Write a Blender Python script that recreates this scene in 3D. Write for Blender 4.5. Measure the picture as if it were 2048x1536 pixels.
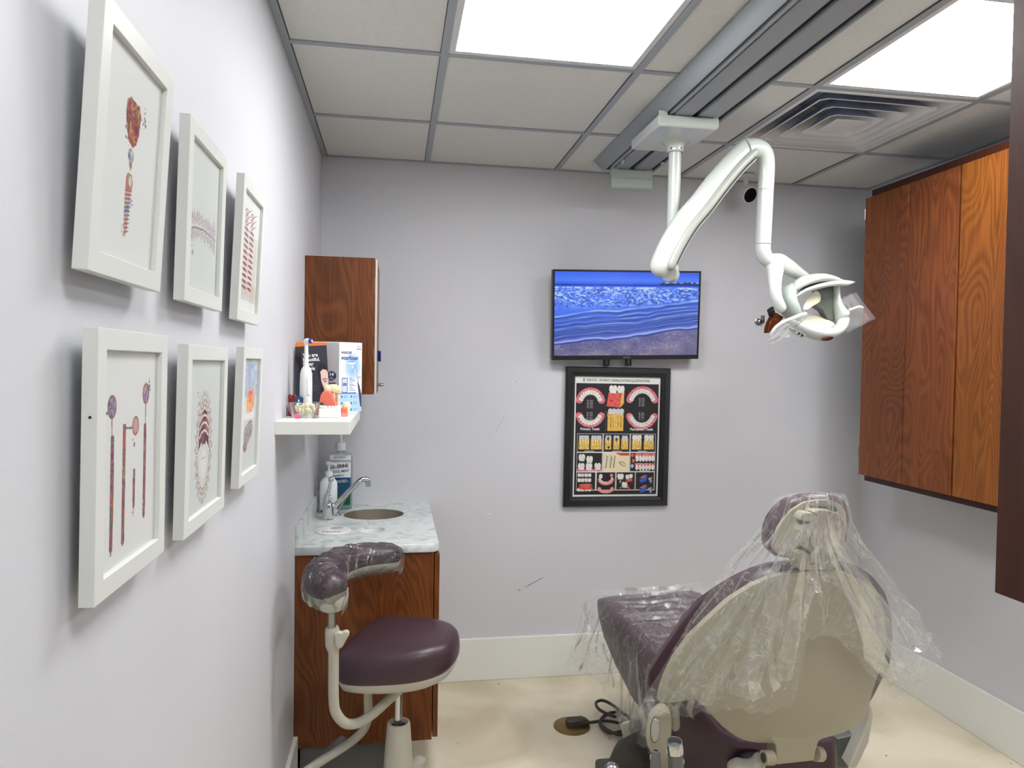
import bpy, bmesh, math, random
import numpy as np
from mathutils import Vector, Matrix

# ------------------------------------------------------------------ scene, camera, light
for o in list(bpy.data.objects): bpy.data.objects.remove(o)
S = bpy.context.scene
COL = S.collection
H, D, W = 2.427, 3.3174, 2.7243          # ceiling height, back wall, right wall (left wall is x = 0)
G1, T = 0.472, 0.6096                    # ceiling grid origin and 2 ft module
REAR = -1.5
cam = bpy.data.cameras.new('camera'); camo = bpy.data.objects.new('camera', cam); COL.objects.link(camo)
cam.sensor_width = 36; cam.lens = 36 * 1416.94 / 2048; cam.clip_start = .02
yaw, pitch, roll = 0.164, -0.0238, 0.0155
fwd = Vector((math.sin(yaw)*math.cos(pitch), math.cos(yaw)*math.cos(pitch), math.sin(pitch)))
rt = Vector((math.cos(yaw), -math.sin(yaw), 0)); up = rt.cross(fwd)
r2 = math.cos(roll)*rt + math.sin(roll)*up; u2 = -math.sin(roll)*rt + math.cos(roll)*up
M = Matrix((r2, u2, -fwd)).transposed().to_4x4(); M.translation = (0.3355, 0, 1.49)
camo.matrix_world = M
S.camera = camo
S.view_settings.view_transform = 'Standard'; S.view_settings.look = 'None'
S.view_settings.gamma = 1; S.view_settings.use_curve_mapping = False
EXPO = 1.45
S.view_settings.exposure = EXPO
PANEL = 8.6                               # radiance of the ceiling panels
world = bpy.data.worlds.new('world'); S.world = world; world.use_nodes = True
world.node_tree.nodes['Background'].inputs[0].default_value = (.8,.85,1,1)
world.node_tree.nodes['Background'].inputs[1].default_value = .3
rng = random.Random(7); nrg = np.random.default_rng(7)

# ------------------------------------------------------------------ materials
def lin(c):
    c = np.asarray(c, float)/255.
    return np.where(c <= .04045, c/12.92, ((c+.055)/1.055)**2.4)
def L4(r, g, b): return tuple(float(x) for x in lin((r,g,b))) + (1,)
def newmat(name):
    m = bpy.data.materials.new(name); m.use_nodes = True
    nt = m.node_tree
    return m, nt, nt.nodes['Principled BSDF']
def mat(name, rgb, rough=.5, metal=0, spec=.5, coat=0, noise=None, bump=None, emit=0):
    """rgb in 0-255 sRGB.  noise=(scale, amount) mottles the colour, bump=(scale, strength)"""
    m, nt, b = newmat(name)
    c = L4(*rgb)
    b.inputs['Base Color'].default_value = c
    b.inputs['Roughness'].default_value = rough; b.inputs['Metallic'].default_value = metal
    b.inputs['Specular IOR Level'].default_value = spec; b.inputs['Coat Weight'].default_value = coat
    tc = nt.nodes.new('ShaderNodeTexCoord')
    if noise:
        n = nt.nodes.new('ShaderNodeTexNoise'); n.inputs['Scale'].default_value = noise[0]; n.inputs['Detail'].default_value = 5
        nt.links.new(tc.outputs['Object'], n.inputs['Vector'])
        r = nt.nodes.new('ShaderNodeValToRGB'); a = noise[1]
        r.color_ramp.elements[0].position = .3; r.color_ramp.elements[1].position = .7
        r.color_ramp.elements[0].color = tuple(x*(1-a) for x in c[:3])+(1,)
        r.color_ramp.elements[1].color = tuple(min(1, x*(1+a)) for x in c[:3])+(1,)
        nt.links.new(n.outputs['Fac'], r.inputs['Fac']); nt.links.new(r.outputs['Color'], b.inputs['Base Color'])
    if bump:
        n2 = nt.nodes.new('ShaderNodeTexNoise'); n2.inputs['Scale'].default_value = bump[0]; n2.inputs['Detail'].default_value = 4
        nt.links.new(tc.outputs['Object'], n2.inputs['Vector'])
        bp = nt.nodes.new('ShaderNodeBump'); bp.inputs['Strength'].default_value = bump[1]; bp.inputs['Distance'].default_value = .002
        nt.links.new(n2.outputs['Fac'], bp.inputs['Height']); nt.links.new(bp.outputs['Normal'], b.inputs['Normal'])
    if emit:
        b.inputs['Emission Color'].default_value = c; b.inputs['Emission Strength'].default_value = emit
    return m
def wood(name, dark, light, seed=0.0, rough=.38):
    m, nt, b = newmat(name); N = nt.nodes.new; K = nt.links.new
    tc = N('ShaderNodeTexCoord'); mp = N('ShaderNodeMapping')
    mp.inputs['Scale'].default_value = (1, 1, .24); mp.inputs['Location'].default_value = (seed, seed*.7, seed*.3)
    K(tc.outputs['Object'], mp.inputs['Vector'])
    n1 = N('ShaderNodeTexNoise'); n1.inputs['Scale'].default_value = 5.5; n1.inputs['Detail'].default_value = 1.5; n1.inputs['Distortion'].default_value = .5
    K(mp.outputs['Vector'], n1.inputs['Vector'])
    mu = N('ShaderNodeMath'); mu.operation = 'MULTIPLY'; mu.inputs[1].default_value = 165; K(n1.outputs['Fac'], mu.inputs[0])
    si = N('ShaderNodeMath'); si.operation = 'SINE'; K(mu.outputs[0], si.inputs[0])
    m2 = N('ShaderNodeMapping'); m2.inputs['Scale'].default_value = (110, 110, 3.2); K(tc.outputs['Object'], m2.inputs['Vector'])
    n2 = N('ShaderNodeTexNoise'); n2.inputs['Scale'].default_value = 1; n2.inputs['Detail'].default_value = 4; K(m2.outputs['Vector'], n2.inputs['Vector'])
    n3 = N('ShaderNodeTexNoise'); n3.inputs['Scale'].default_value = 2.3; K(mp.outputs['Vector'], n3.inputs['Vector'])
    ma = N('ShaderNodeMath'); ma.operation = 'MULTIPLY_ADD'; ma.inputs[1].default_value = .11; K(si.outputs[0], ma.inputs[0]); K(n3.outputs['Fac'], ma.inputs[2])
    mb = N('ShaderNodeMath'); mb.operation = 'MULTIPLY_ADD'; mb.inputs[1].default_value = .45; K(n2.outputs['Fac'], mb.inputs[0]); K(ma.outputs[0], mb.inputs[2])
    r = N('ShaderNodeValToRGB'); r.color_ramp.elements[0].position = .45; r.color_ramp.elements[1].position = 1.0
    r.color_ramp.elements[0].color = L4(*dark); r.color_ramp.elements[1].color = L4(*light)
    K(mb.outputs[0], r.inputs['Fac']); K(r.outputs['Color'], b.inputs['Base Color'])
    b.inputs['Roughness'].default_value = rough; b.inputs['Specular IOR Level'].default_value = .35
    return m
def clear_film(name, haze=.1, tint=(255,255,255), wrinkle=30, rough=.12, bump=.35, refl=.6, crease=0.0, cs=11):
    """thin clear plastic: mostly see-through, a Fresnel sheen, a little milky scatter, whiter along sharp creases"""
    m = bpy.data.materials.new(name); m.use_nodes = True; nt = m.node_tree; nt.nodes.clear(); N = nt.nodes.new; K = nt.links.new
    out = N('ShaderNodeOutputMaterial'); tr = N('ShaderNodeBsdfTransparent'); gl = N('ShaderNodeBsdfGlossy'); df = N('ShaderNodeBsdfDiffuse'); tl = N('ShaderNodeBsdfTranslucent')
    gl.inputs['Roughness'].default_value = rough
    c = L4(*tint); df.inputs['Color'].default_value = c; tl.inputs['Color'].default_value = c
    tc = N('ShaderNodeTexCoord'); n = N('ShaderNodeTexNoise'); n.inputs['Scale'].default_value = wrinkle; n.inputs['Detail'].default_value = 3; n.inputs['Distortion'].default_value = 1.2
    K(tc.outputs['Object'], n.inputs['Vector'])
    bp = N('ShaderNodeBump'); bp.inputs['Strength'].default_value = bump; bp.inputs['Distance'].default_value = .006
    K(n.outputs['Fac'], bp.inputs['Height'])
    for x in (gl, df, tl): K(bp.outputs['Normal'], x.inputs['Normal'])
    fr = N('ShaderNodeFresnel'); fr.inputs['IOR'].default_value = 1.45
    fm = N('ShaderNodeMath'); fm.operation = 'MULTIPLY'; fm.inputs[1].default_value = refl; fm.use_clamp = True; K(fr.outputs[0], fm.inputs[0])
    mx = N('ShaderNodeMixShader'); mx.inputs[0].default_value = .5; K(df.outputs[0], mx.inputs[1]); K(tl.outputs[0], mx.inputs[2])
    m1 = N('ShaderNodeMixShader'); m1.inputs[0].default_value = haze; K(tr.outputs[0], m1.inputs[1]); K(mx.outputs[0], m1.inputs[2])
    if crease:
        v = N('ShaderNodeTexVoronoi'); v.feature = 'DISTANCE_TO_EDGE'; v.inputs['Scale'].default_value = cs
        mp = N('ShaderNodeMapping'); mp.inputs['Scale'].default_value = (1.5, 1, .55); K(tc.outputs['Object'], mp.inputs['Vector'])
        ad = N('ShaderNodeVectorMath'); ad.operation = 'MULTIPLY_ADD'; ad.inputs[1].default_value = (.25,.25,.25); K(n.outputs['Color'], ad.inputs[0]); K(mp.outputs['Vector'], ad.inputs[2]); K(ad.outputs[0], v.inputs['Vector'])
        mr = N('ShaderNodeMapRange'); mr.inputs['From Min'].default_value = 0; mr.inputs['From Max'].default_value = .05; mr.inputs['To Min'].default_value = haze+crease; mr.inputs['To Max'].default_value = haze
        K(v.outputs['Distance'], mr.inputs['Value']); K(mr.outputs[0], m1.inputs[0])
    m2 = N('ShaderNodeMixShader'); K(fm.outputs[0], m2.inputs[0]); K(m1.outputs[0], m2.inputs[1]); K(gl.outputs[0], m2.inputs[2])
    K(m2.outputs[0], out.inputs['Surface'])
    return m
def emitter(name, rgb, strength):
    m, nt, b = newmat(name); b.inputs['Base Color'].default_value = L4(*rgb)
    b.inputs['Emission Color'].default_value = L4(*rgb); b.inputs['Emission Strength'].default_value = strength
    return m
def canvas_mat(name, rough=.5, emission=False, coat=0):
    m, nt, b = newmat(name)
    a = nt.nodes.new('ShaderNodeVertexColor'); a.layer_name = 'art'
    if emission:
        nt.links.new(a.outputs['Color'], b.inputs['Emission Color']); b.inputs['Emission Strength'].default_value = 2**(-EXPO)
        b.inputs['Base Color'].default_value = (.005,.005,.006,1)
    else: nt.links.new(a.outputs['Color'], b.inputs['Base Color'])
    b.inputs['Roughness'].default_value = rough; b.inputs['Coat Weight'].default_value = coat
    return m

def floor_mat():
    m, nt, b = newmat('cream sheet flooring'); N = nt.nodes.new; K = nt.links.new
    tc = N('ShaderNodeTexCoord')
    n = N('ShaderNodeTexNoise'); n.inputs['Scale'].default_value = 2.2; n.inputs['Detail'].default_value = 5; n.inputs['Distortion'].default_value = .6; K(tc.outputs['Object'], n.inputs['Vector'])
    r = N('ShaderNodeValToRGB'); e = r.color_ramp.elements
    e[0].position = .32; e[0].color = L4(190,178,150); e[1].position = .62; e[1].color = L4(222,213,190); K(n.outputs['Fac'], r.inputs['Fac'])
    n2 = N('ShaderNodeTexNoise'); n2.inputs['Scale'].default_value = 26; n2.inputs['Detail'].default_value = 2; K(tc.outputs['Object'], n2.inputs['Vector'])
    r2_ = N('ShaderNodeValToRGB'); e = r2_.color_ramp.elements
    e[0].position = .235; e[0].color = (1,1,1,1); e[1].position = .27; e[1].color = (0,0,0,1); K(n2.outputs['Fac'], r2_.inputs['Fac'])
    mx = N('ShaderNodeMix'); mx.data_type = 'RGBA'; mx.inputs['B'].default_value = L4(120,100,75)
    K(r2_.outputs['Color'], mx.inputs['Factor']); K(r.outputs['Color'], mx.inputs['A']); K(mx.outputs['Result'], b.inputs['Base Color'])
    b.inputs['Roughness'].default_value = .42
    return m
def stone_mat():
    m, nt, b = newmat('grey marbled laminate'); N = nt.nodes.new; K = nt.links.new
    tc = N('ShaderNodeTexCoord')
    n = N('ShaderNodeTexNoise'); n.inputs['Scale'].default_value = 13; n.inputs['Detail'].default_value = 7; n.inputs['Distortion'].default_value = 1.3; n.inputs['Roughness'].default_value = .65; K(tc.outputs['Object'], n.inputs['Vector'])
    r = N('ShaderNodeValToRGB'); e = r.color_ramp.elements
    e[0].position = .30; e[0].color = L4(150,158,157); e[1].position = .58; e[1].color = L4(216,221,220); K(n.outputs['Fac'], r.inputs['Fac'])
    x = e.new(.48); x.color = L4(203,209,208)
    K(r.outputs['Color'], b.inputs['Base Color']); b.inputs['Roughness'].default_value = .3
    return m

MT = dict(
 wall=mat('lavender grey wall paint', (204,205,210), .55, noise=(1.6,.025), bump=(220,.12)),
 wallmark=mat('scuff on paint', (110,106,108), .7),
 spackle=mat('white filler', (228,228,228), .7),
 trim=mat('white gloss trim', (226,228,222), .35),
 tile=mat('ceiling tile', (217,218,214), .9, noise=(60,.03), bump=(420,.35)),
 grid=mat('ceiling grid metal', (158,164,170), .45),
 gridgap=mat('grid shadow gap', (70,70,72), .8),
 floor=floor_mat(), stone=stone_mat(),
 wood=wood('cherry wood laminate', (74,36,11), (124,68,27), 1.3),
 wood2=wood('cherry wood laminate right', (84,42,18), (134,74,36), 4.1),
 wood3=wood('cherry wood laminate amber', (92,48,14), (142,84,32), 7.7),
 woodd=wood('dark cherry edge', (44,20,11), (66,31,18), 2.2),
 frame=mat('white painted frame', (215,217,213), .4),
 mount=mat('white card', (226,227,225), .7),
 plast=mat('ivory moulded plastic', (184,181,167), .38),
 beige=mat('beige chair plastic', (166,160,138), .36),
 white=mat('white enamel', (194,200,195), .25, coat=.3),
 greyw=mat('pale grey green plastic', (172,182,174), .35),
 armshade=mat('shaded arm underside', (158,161,154), .4),  # shade of the white arm's underside, painted as a greyer tone
 bright=mat('bright white plastic', (228,230,228), .3),
 olive=mat('dark grey green plastic', (88,94,86), .4),
 purple=mat('aubergine vinyl', (64,44,52), .36, spec=.5, bump=(600,.08)),
 chrome=mat('chrome', (205,207,208), .12, metal=1),
 steel=mat('brushed steel', (176,172,164), .28, metal=1),
 nickel=mat('satin nickel', (150,146,138), .35, metal=1),
 black=mat('black plastic', (14,14,16), .35),
 satinblack=mat('satin black frame', (20,22,26), .35, coat=.2),
 rubber=mat('grey brown rubber', (58,54,46), .55),
 alu=mat('grey anodised rail', (150,155,160), .5),
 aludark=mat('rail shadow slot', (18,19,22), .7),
 alulight=mat('ribbed rail cover', (150,156,161), .5),
 brass=mat('brass floor plate', (128,104,62), .35, metal=.8),
 ventw=mat('white vent enamel', (214,216,216), .45),
 ventshade=mat('vent throat and louvre shade', (136,150,174), .7),  # throat colour, also painted shade on the louvres' upper faces
 darkgrey=mat('dark grey plastic', (66,66,62), .45),
 midgrey=mat('mid grey plastic', (104,106,104), .45),
 amber=mat('reflector with painted wood reflection', (110,52,20), .12, metal=.6),  # brown is the wood's reflection, painted into the mirror colour
 lens=mat('cream lens shield', (200,194,172), .35),
 navy=mat('dark glass', (8,12,18), .3, spec=.2),
 film=clear_film('clear plastic drape', .085, wrinkle=16, rough=.12, bump=.25, refl=.36, crease=.22),
 wrap=clear_film('clear plastic wrap', .025, wrinkle=60, bump=.8, rough=.07, refl=.9, crease=.24, cs=40),
 sleeve=clear_film('clear handle sleeve', .12, wrinkle=8, bump=.08, refl=.5),
 pane=clear_film("picture glass", .0, wrinkle=2, rough=.02, bump=0, refl=.3),
 acrylic=clear_film('clear acrylic', .05, wrinkle=3, rough=.05, bump=.05),
 bottle=clear_film('clear bottle plastic', .08, tint=(200,220,225), wrinkle=3, rough=.08, bump=.05),
 panel=emitter('ceiling panel diffuser', (255,255,255), PANEL),
 art=canvas_mat('printed art', .6), poster=canvas_mat('printed poster', .45), screen=canvas_mat('lit screen', .25, True),
 ink=mat('black ink', (28,30,36), .6), whiteink=mat('white ink', (240,240,240), .6), blueink=mat('blue ink', (28,92,160), .6),
 navyink=mat('navy ink', (22,44,92), .6), greyink=mat('grey ink', (92,98,110), .6), redink=mat('red ink', (168,40,40), .6), tealink=mat('teal ink', (20,104,128), .6),
 logo=mat('grey badge print', (120,122,126), .5),
 blue=mat('blue plastic', (28,44,160), .35), red=mat('dark red card', (120,18,24), .5), orange=mat('orange card', (240,130,50), .55),
 coral=mat('coral pink acrylic', (228,118,98), .4), pinkgum=mat('pink gum acrylic', (232,140,140), .35), ivory=mat('ivory tooth', (232,226,190), .4),
 stonew=mat('white dental stone', (236,234,226), .6), pink=mat('pink plastic', (214,84,130), .4), boxgrey=mat('grey carton side', (176,178,184), .5), boxwhite=mat('white carton', (236,238,242), .45),
 palm=mat('pale blue carton print', (150,190,232), .5), skin=mat('printed skin tone', (234,196,184), .6), bookdark=mat('dark navy cover', (44,46,60), .45), booksp=mat('slate cover', (60,72,88), .5), brown=mat('printed brown hair', (58,44,40), .6), hair=mat('printed black hair', (22,20,24), .6), bgreen=mat('green label print', (30,84,52), .5), bnavy=mat('blue label print', (20,72,112), .5), steelin=mat('sink bowl steel', (206,200,188), .3, metal=.93), dkred=mat('dark red lens', (70,18,14), .2), blackink=mat('black slot', (10,10,11), .8),
)

# ------------------------------------------------------------------ mesh builder
def catmull(P, n=6, closed=False):
    P = [Vector(p) for p in P]; out = []
    m = len(P); rng_ = range(m if closed else m-1)
    for i in rng_:
        if closed: a, b, c, d = P[(i-1) % m], P[i], P[(i+1) % m], P[(i+2) % m]
        else: a, b, c, d = P[max(i-1, 0)], P[i], P[i+1], P[min(i+2, m-1)]
        for k in range(n):
            t = k/n
            out.append(.5*((2*b) + (c-a)*t + (2*a-5*b+4*c-d)*t*t + (3*b-a-3*c+d)*t**3))
    if not closed: out.append(P[-1].copy())
    return out
def resample(P, n):
    """closed loop resampled to n points by length"""
    P = [Vector(p) for p in P]; Q = P+[P[0]]
    d = [0]
    for i in range(len(P)): d.append(d[-1]+(Q[i+1]-Q[i]).length)
    out = []; j = 0
    for k in range(n):
        t = d[-1]*k/n
        while d[j+1] < t: j += 1
        out.append(Q[j].lerp(Q[j+1], (t-d[j])/max(1e-9, d[j+1]-d[j])))
    return out
class MB:
    def __init__(s): s.v = []; s.f = []; s.m = []
    def add(s, v, f, m=0):
        o = len(s.v); s.v += [tuple(x) for x in v]; s.f += [tuple(i+o for i in q) for q in f]; s.m += [m]*len(f); return s
    def box(s, x0, x1, y0, y1, z0, z1, m=0):
        v = [(x, y, z) for z in (z0, z1) for y in (y0, y1) for x in (x0, x1)]
        return s.add(v, [(0,2,3,1),(4,5,7,6),(0,1,5,4),(2,6,7,3),(0,4,6,2),(1,3,7,5)], m)
    def obox(s, c, ax, ay, az, m=0):
        """oriented box: centre and three half-axis vectors"""
        c, ax, ay, az = (Vector(q) for q in (c, ax, ay, az))
        v = [c+i*ax+j*ay+k*az for k in (-1,1) for j in (-1,1) for i in (-1,1)]
        return s.add(v, [(0,2,3,1),(4,5,7,6),(0,1,5,4),(2,6,7,3),(0,4,6,2),(1,3,7,5)], m)
    def loft(s, rings, m=0, c0=True, c1=True, closed=True):
        n = len(rings[0]); v = [p for r in rings for p in r]; f = []
        for i in range(len(rings)-1):
            for j in range(n if closed else n-1):
                k = (j+1) % n; f.append((i*n+j, i*n+k, (i+1)*n+k, (i+1)*n+j))
        if c0: f.append(tuple(reversed(range(n))))
        if c1: f.append(tuple(range((len(rings)-1)*n, len(rings)*n)))
        return s.add(v, f, m)
    def tube(s, P, r, n=14, m=0, flat=1, ref=(0,0,1), round_end=False, caps=True):
        """swept round (or flattened: flat scales the axis nearest to ref) tube"""
        P = [Vector(p) for p in P]; k = len(P)
        R = list(r) if hasattr(r, '__len__') else [r]*k
        if len(R) != k: R = [float(np.interp(i/(k-1), np.linspace(0, 1, len(R)), R)) for i in range(k)]
        if round_end:
            A = []; RR = []
            t0 = (P[0]-P[1]).normalized(); t1 = (P[-1]-P[-2]).normalized()
            for a in (80, 55, 30): A.append(P[0]+t0*R[0]*math.sin(math.radians(a))); RR.append(R[0]*math.cos(math.radians(a)))
            A += P; RR += R
            for a in (30, 55, 80): A.append(P[-1]+t1*R[-1]*math.sin(math.radians(a))); RR.append(R[-1]*math.cos(math.radians(a)))
            P, R = A, RR; k = len(P)
        tg = [(P[min(i+1, k-1)]-P[max(i-1, 0)]).normalized() for i in range(k)]
        ref = Vector(ref); u = ref-tg[0]*ref.dot(tg[0])
        if u.length < 1e-4: u = tg[0].orthogonal()
        u.normalize(); rings = []
        for i in range(k):
            u = u-tg[i]*u.dot(tg[i]); u.normalize(); w = tg[i].cross(u)
            rings.append([P[i]+R[i]*(math.cos(2*math.pi*j/n)*flat*u+math.sin(2*math.pi*j/n)*w) for j in range(n)])
        return s.loft(rings, m, caps, caps)
    def cyl(s, a, b, r, n=20, m=0): return s.tube([a, b], r, n, m)
    def lathe(s, c, prof, n=28, m=0, sx=1, sy=1, axis=(0,0,1), c0=True, c1=True):
        q = Vector((0,0,1)).rotation_difference(Vector(axis)); c = Vector(c)
        rings = [[c+q@Vector((r*sx*math.cos(2*math.pi*j/n), r*sy*math.sin(2*math.pi*j/n), z)) for j in range(n)] for r, z in prof]
        return s.loft(rings, m, c0, c1)
    def ball(s, c, rx, ry=None, rz=None, n=16, m=0):
        ry = rx if ry is None else ry; rz = rx if rz is None else rz
        rings = []
        for i in range(1, n//2):
            a = math.pi*i/(n//2)-math.pi/2
            rings.append([(c[0]+rx*math.cos(a)*math.cos(2*math.pi*j/n), c[1]+ry*math.cos(a)*math.sin(2*math.pi*j/n), c[2]+rz*math.sin(a)) for j in range(n)])
        return s.loft(rings, m)
    def prism(s, P, vec, m=0):
        P = [Vector(p) for p in P]; vec = Vector(vec)
        return s.loft([P, [p+vec for p in P]], m)
    def poly(s, P, m=0): return s.add(P, [tuple(range(len(P)))], m)
    def molding(s, w, h, prof, m=0):
        """mitred picture moulding in the local y-z plane, x = depth; prof = [(inset, depth)...]"""
        rings = [[(d, i, i), (d, w-i, i), (d, w-i, h-i), (d, i, h-i)] for i, d in prof]
        return s.loft(rings, m, False, False)
    def build(s, name, mats, parent=None, smooth=35, bevel=0, sub=0, kind=None, seg=2, local=False):
        me = bpy.data.meshes.new(name)
        off = Vector((0,0,0))
        if parent is not None and not local:
            r = parent
            while r.parent: r = r.parent
            off = r.location
        me.from_pydata([tuple(Vector(p)-off) for p in s.v], [], s.f)
        mats = mats if isinstance(mats, (list, tuple)) else [mats]
        for x in mats: me.materials.append(x)
        me.polygons.foreach_set('material_index', s.m)
        b = bmesh.new(); b.from_mesh(me); bmesh.ops.recalc_face_normals(b, faces=b.faces); b.to_mesh(me); b.free()
        if smooth:
            me.polygons.foreach_set('use_smooth', [True]*len(me.polygons)); me.set_sharp_from_angle(angle=math.radians(smooth))
        me.update()
        o = bpy.data.objects.new(name, me); COL.objects.link(o)
        if parent is not None: o.parent = parent
        if bevel:
            mo = o.modifiers.new('bevel', 'BEVEL'); mo.width = bevel; mo.segments = seg; mo.limit_method = 'ANGLE'; mo.angle_limit = math.radians(40)
        if sub:
            mo = o.modifiers.new('subdivision', 'SUBSURF'); mo.levels = sub; mo.render_levels = sub
        if kind: o['kind'] = kind
        return o
def tag(o, label, cat, group=None):
    o['label'] = label; o['category'] = cat
    if group: o['group'] = group
    return o
def thing(name, loc, label, cat, group=None, rot=None):
    o = bpy.data.objects.new(name, None); COL.objects.link(o); o.location = loc
    o.empty_display_size = .05
    if rot: o.rotation_euler = rot
    return tag(o, label, cat, group)

# ------------------------------------------------------------------ drawing surface: a fine mesh with a colour per point
def vnoise(h, w, cells_y, cells_x, seed=0):
    r = np.random.default_rng(seed); g = r.random((cells_y+2, cells_x+2))
    y = np.linspace(0, cells_y, h); x = np.linspace(0, cells_x, w)
    yi = np.minimum(y.astype(int), cells_y); xi = np.minimum(x.astype(int), cells_x)
    fy = (y-yi)[:, None]; fx = (x-xi)[None, :]; fy = fy*fy*(3-2*fy); fx = fx*fx*(3-2*fx)
    a = g[yi][:, xi]; b = g[yi][:, xi+1]; c = g[yi+1][:, xi]; d = g[yi+1][:, xi+1]
    return a*(1-fy)*(1-fx)+b*(1-fy)*fx+c*fy*(1-fx)+d*fy*fx
class Canvas:
    """coordinates are in units of the canvas width, origin top left, y down"""
    def __init__(s, w, h, px, bg):
        s.w, s.h = w, h; s.nx = px; s.ny = max(2, int(round(px*h/w)))
        s.A = np.ones((s.ny, s.nx, 3))*np.array(bg, float)
        s.X, s.Y = np.meshgrid(np.linspace(0, 1, s.nx), np.linspace(0, h/w, s.ny)); s.H = h/w
    def paint(s, mask, col, a=1.0):
        c = np.array(col, float)
        if c.ndim == 1: s.A[mask] = s.A[mask]*(1-a)+c*a
        else: s.A[mask] = s.A[mask]*(1-a)+c[mask]*a
    def ell(s, cx, cy, rx, ry, col, a=1, rot=0):
        c, n = math.cos(rot), math.sin(rot); dx, dy = s.X-cx, s.Y-cy
        s.paint(((dx*c+dy*n)/rx)**2+((-dx*n+dy*c)/ry)**2 < 1, col, a)
    def rect(s, x0, y0, x1, y1, col, a=1): s.paint((s.X >= x0) & (s.X <= x1) & (s.Y >= y0) & (s.Y <= y1), col, a)
    def poly(s, P, col, a=1):
        ins = np.zeros(s.X.shape, bool); n = len(P)
        for i in range(n):
            (x0, y0), (x1, y1) = P[i], P[(i+1) % n]
            if y0 == y1: continue
            c = ((y0 > s.Y) != (y1 > s.Y)) & (s.X < (x1-x0)*(s.Y-y0)/(y1-y0)+x0); ins ^= c
        s.paint(ins, col, a)
    def line(s, P, w, col, a=1):
        mask = np.zeros(s.X.shape, bool)
        for (x0, y0), (x1, y1) in zip(P[:-1], P[1:]):
            dx, dy = x1-x0, y1-y0; l = dx*dx+dy*dy+1e-12
            t = np.clip(((s.X-x0)*dx+(s.Y-y0)*dy)/l, 0, 1)
            mask |= (s.X-x0-t*dx)**2+(s.Y-y0-t*dy)**2 < (w/2)**2
        s.paint(mask, col, a)
    def water(s, pal, seed=1, cells=26):
        """mottled watercolour: returns a full colour field"""
        k = vnoise(s.ny, s.nx, int(cells*s.H), cells, seed)*.6+vnoise(s.ny, s.nx, int(cells*2.2*s.H), int(cells*2.2), seed+9)*.4
        k = np.clip((k-.22)/.56, 0, .999)*(len(pal)-1); i = k.astype(int); f = (k-i)[..., None]; P = np.array(pal, float)
        return P[i]*(1-f)+P[np.minimum(i+1, len(pal)-1)]*f
    def splat(s, cx, cy, r, n, cols, seed=1, size=.008):
        q = random.Random(seed)
        for _ in range(n):
            a = q.random()*6.28; d = r*(.3+.8*q.random()); z = size*(.5+q.random())
            s.ell(cx+d*math.cos(a)*.8, cy+d*math.sin(a), z, z, q.choice(cols), .9)
    def build(s, name, m, P0, U, V, parent=None, local=False):
        """P0 = top left corner, U = vector along the width, V = vector down the height"""
        nx, ny = s.nx, s.ny
        off = Vector((0,0,0))
        if parent is not None and not local:
            r = parent
            while r.parent: r = r.parent
            off = r.location
        P0 = np.array(P0)-np.array(off); u = np.linspace(0, 1, nx)[None, :, None]; v = np.linspace(0, 1, ny)[:, None, None]
        co = (P0+u*np.array(U)+v*np.array(V)).reshape(-1, 3)
        me = bpy.data.meshes.new(name)
        i = np.arange((ny-1)*(nx-1)); a = (i//(nx-1))*nx+i % (nx-1)
        F = np.stack([a, a+nx, a+nx+1, a+1], 1)
        me.vertices.add(len(co)); me.vertices.foreach_set('co', co.ravel())
        me.loops.add(F.size); me.loops.foreach_set('vertex_index', F.ravel())
        me.polygons.add(len(F)); me.polygons.foreach_set('loop_start', np.arange(0, F.size, 4))
        me.update(calc_edges=True)
        ca = me.color_attributes.new('art', 'FLOAT_COLOR', 'POINT')
        c4 = np.ones((len(co), 4)); c4[:, :3] = lin(np.clip(s.A, 0, 255).reshape(-1, 3)); ca.data.foreach_set('color', c4.ravel().astype(np.float32))
        me.materials.append(m); me.validate()
        o = bpy.data.objects.new(name, me); COL.objects.link(o)
        if parent is not None: o.parent = parent
        return o
def text(body, size, org, u, v, m, parent, name='lettering', align='LEFT', sx=1, bold=0, depth=.0003, local=False):
    """flat lettering as a mesh on the plane of u (reading direction) and v (up)"""
    c = bpy.data.curves.new('t', 'FONT'); c.body = body; c.size = size; c.align_x = align; c.offset = bold; c.extrude = depth/2; c.space_line = .9
    t = bpy.data.objects.new('t', c); COL.objects.link(t)
    dg = bpy.context.evaluated_depsgraph_get(); me = bpy.data.meshes.new_from_object(t.evaluated_get(dg)); bpy.data.objects.remove(t)
    u, v = Vector(u).normalized(), Vector(v).normalized(); w = u.cross(v); org = Vector(org)
    off = Vector((0,0,0))
    if parent is not None and not local:
        r = parent
        while r.parent: r = r.parent
        off = r.location
    for p in me.vertices: p.co = org-off+u*p.co.x*sx+v*p.co.y+w*p.co.z
    me.materials.clear(); me.materials.append(m); me.name = name
    for p in me.polygons: p.material_index = 0
    o = bpy.data.objects.new(name, me); COL.objects.link(o)
    if parent is not None: o.parent = parent
    return o

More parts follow.
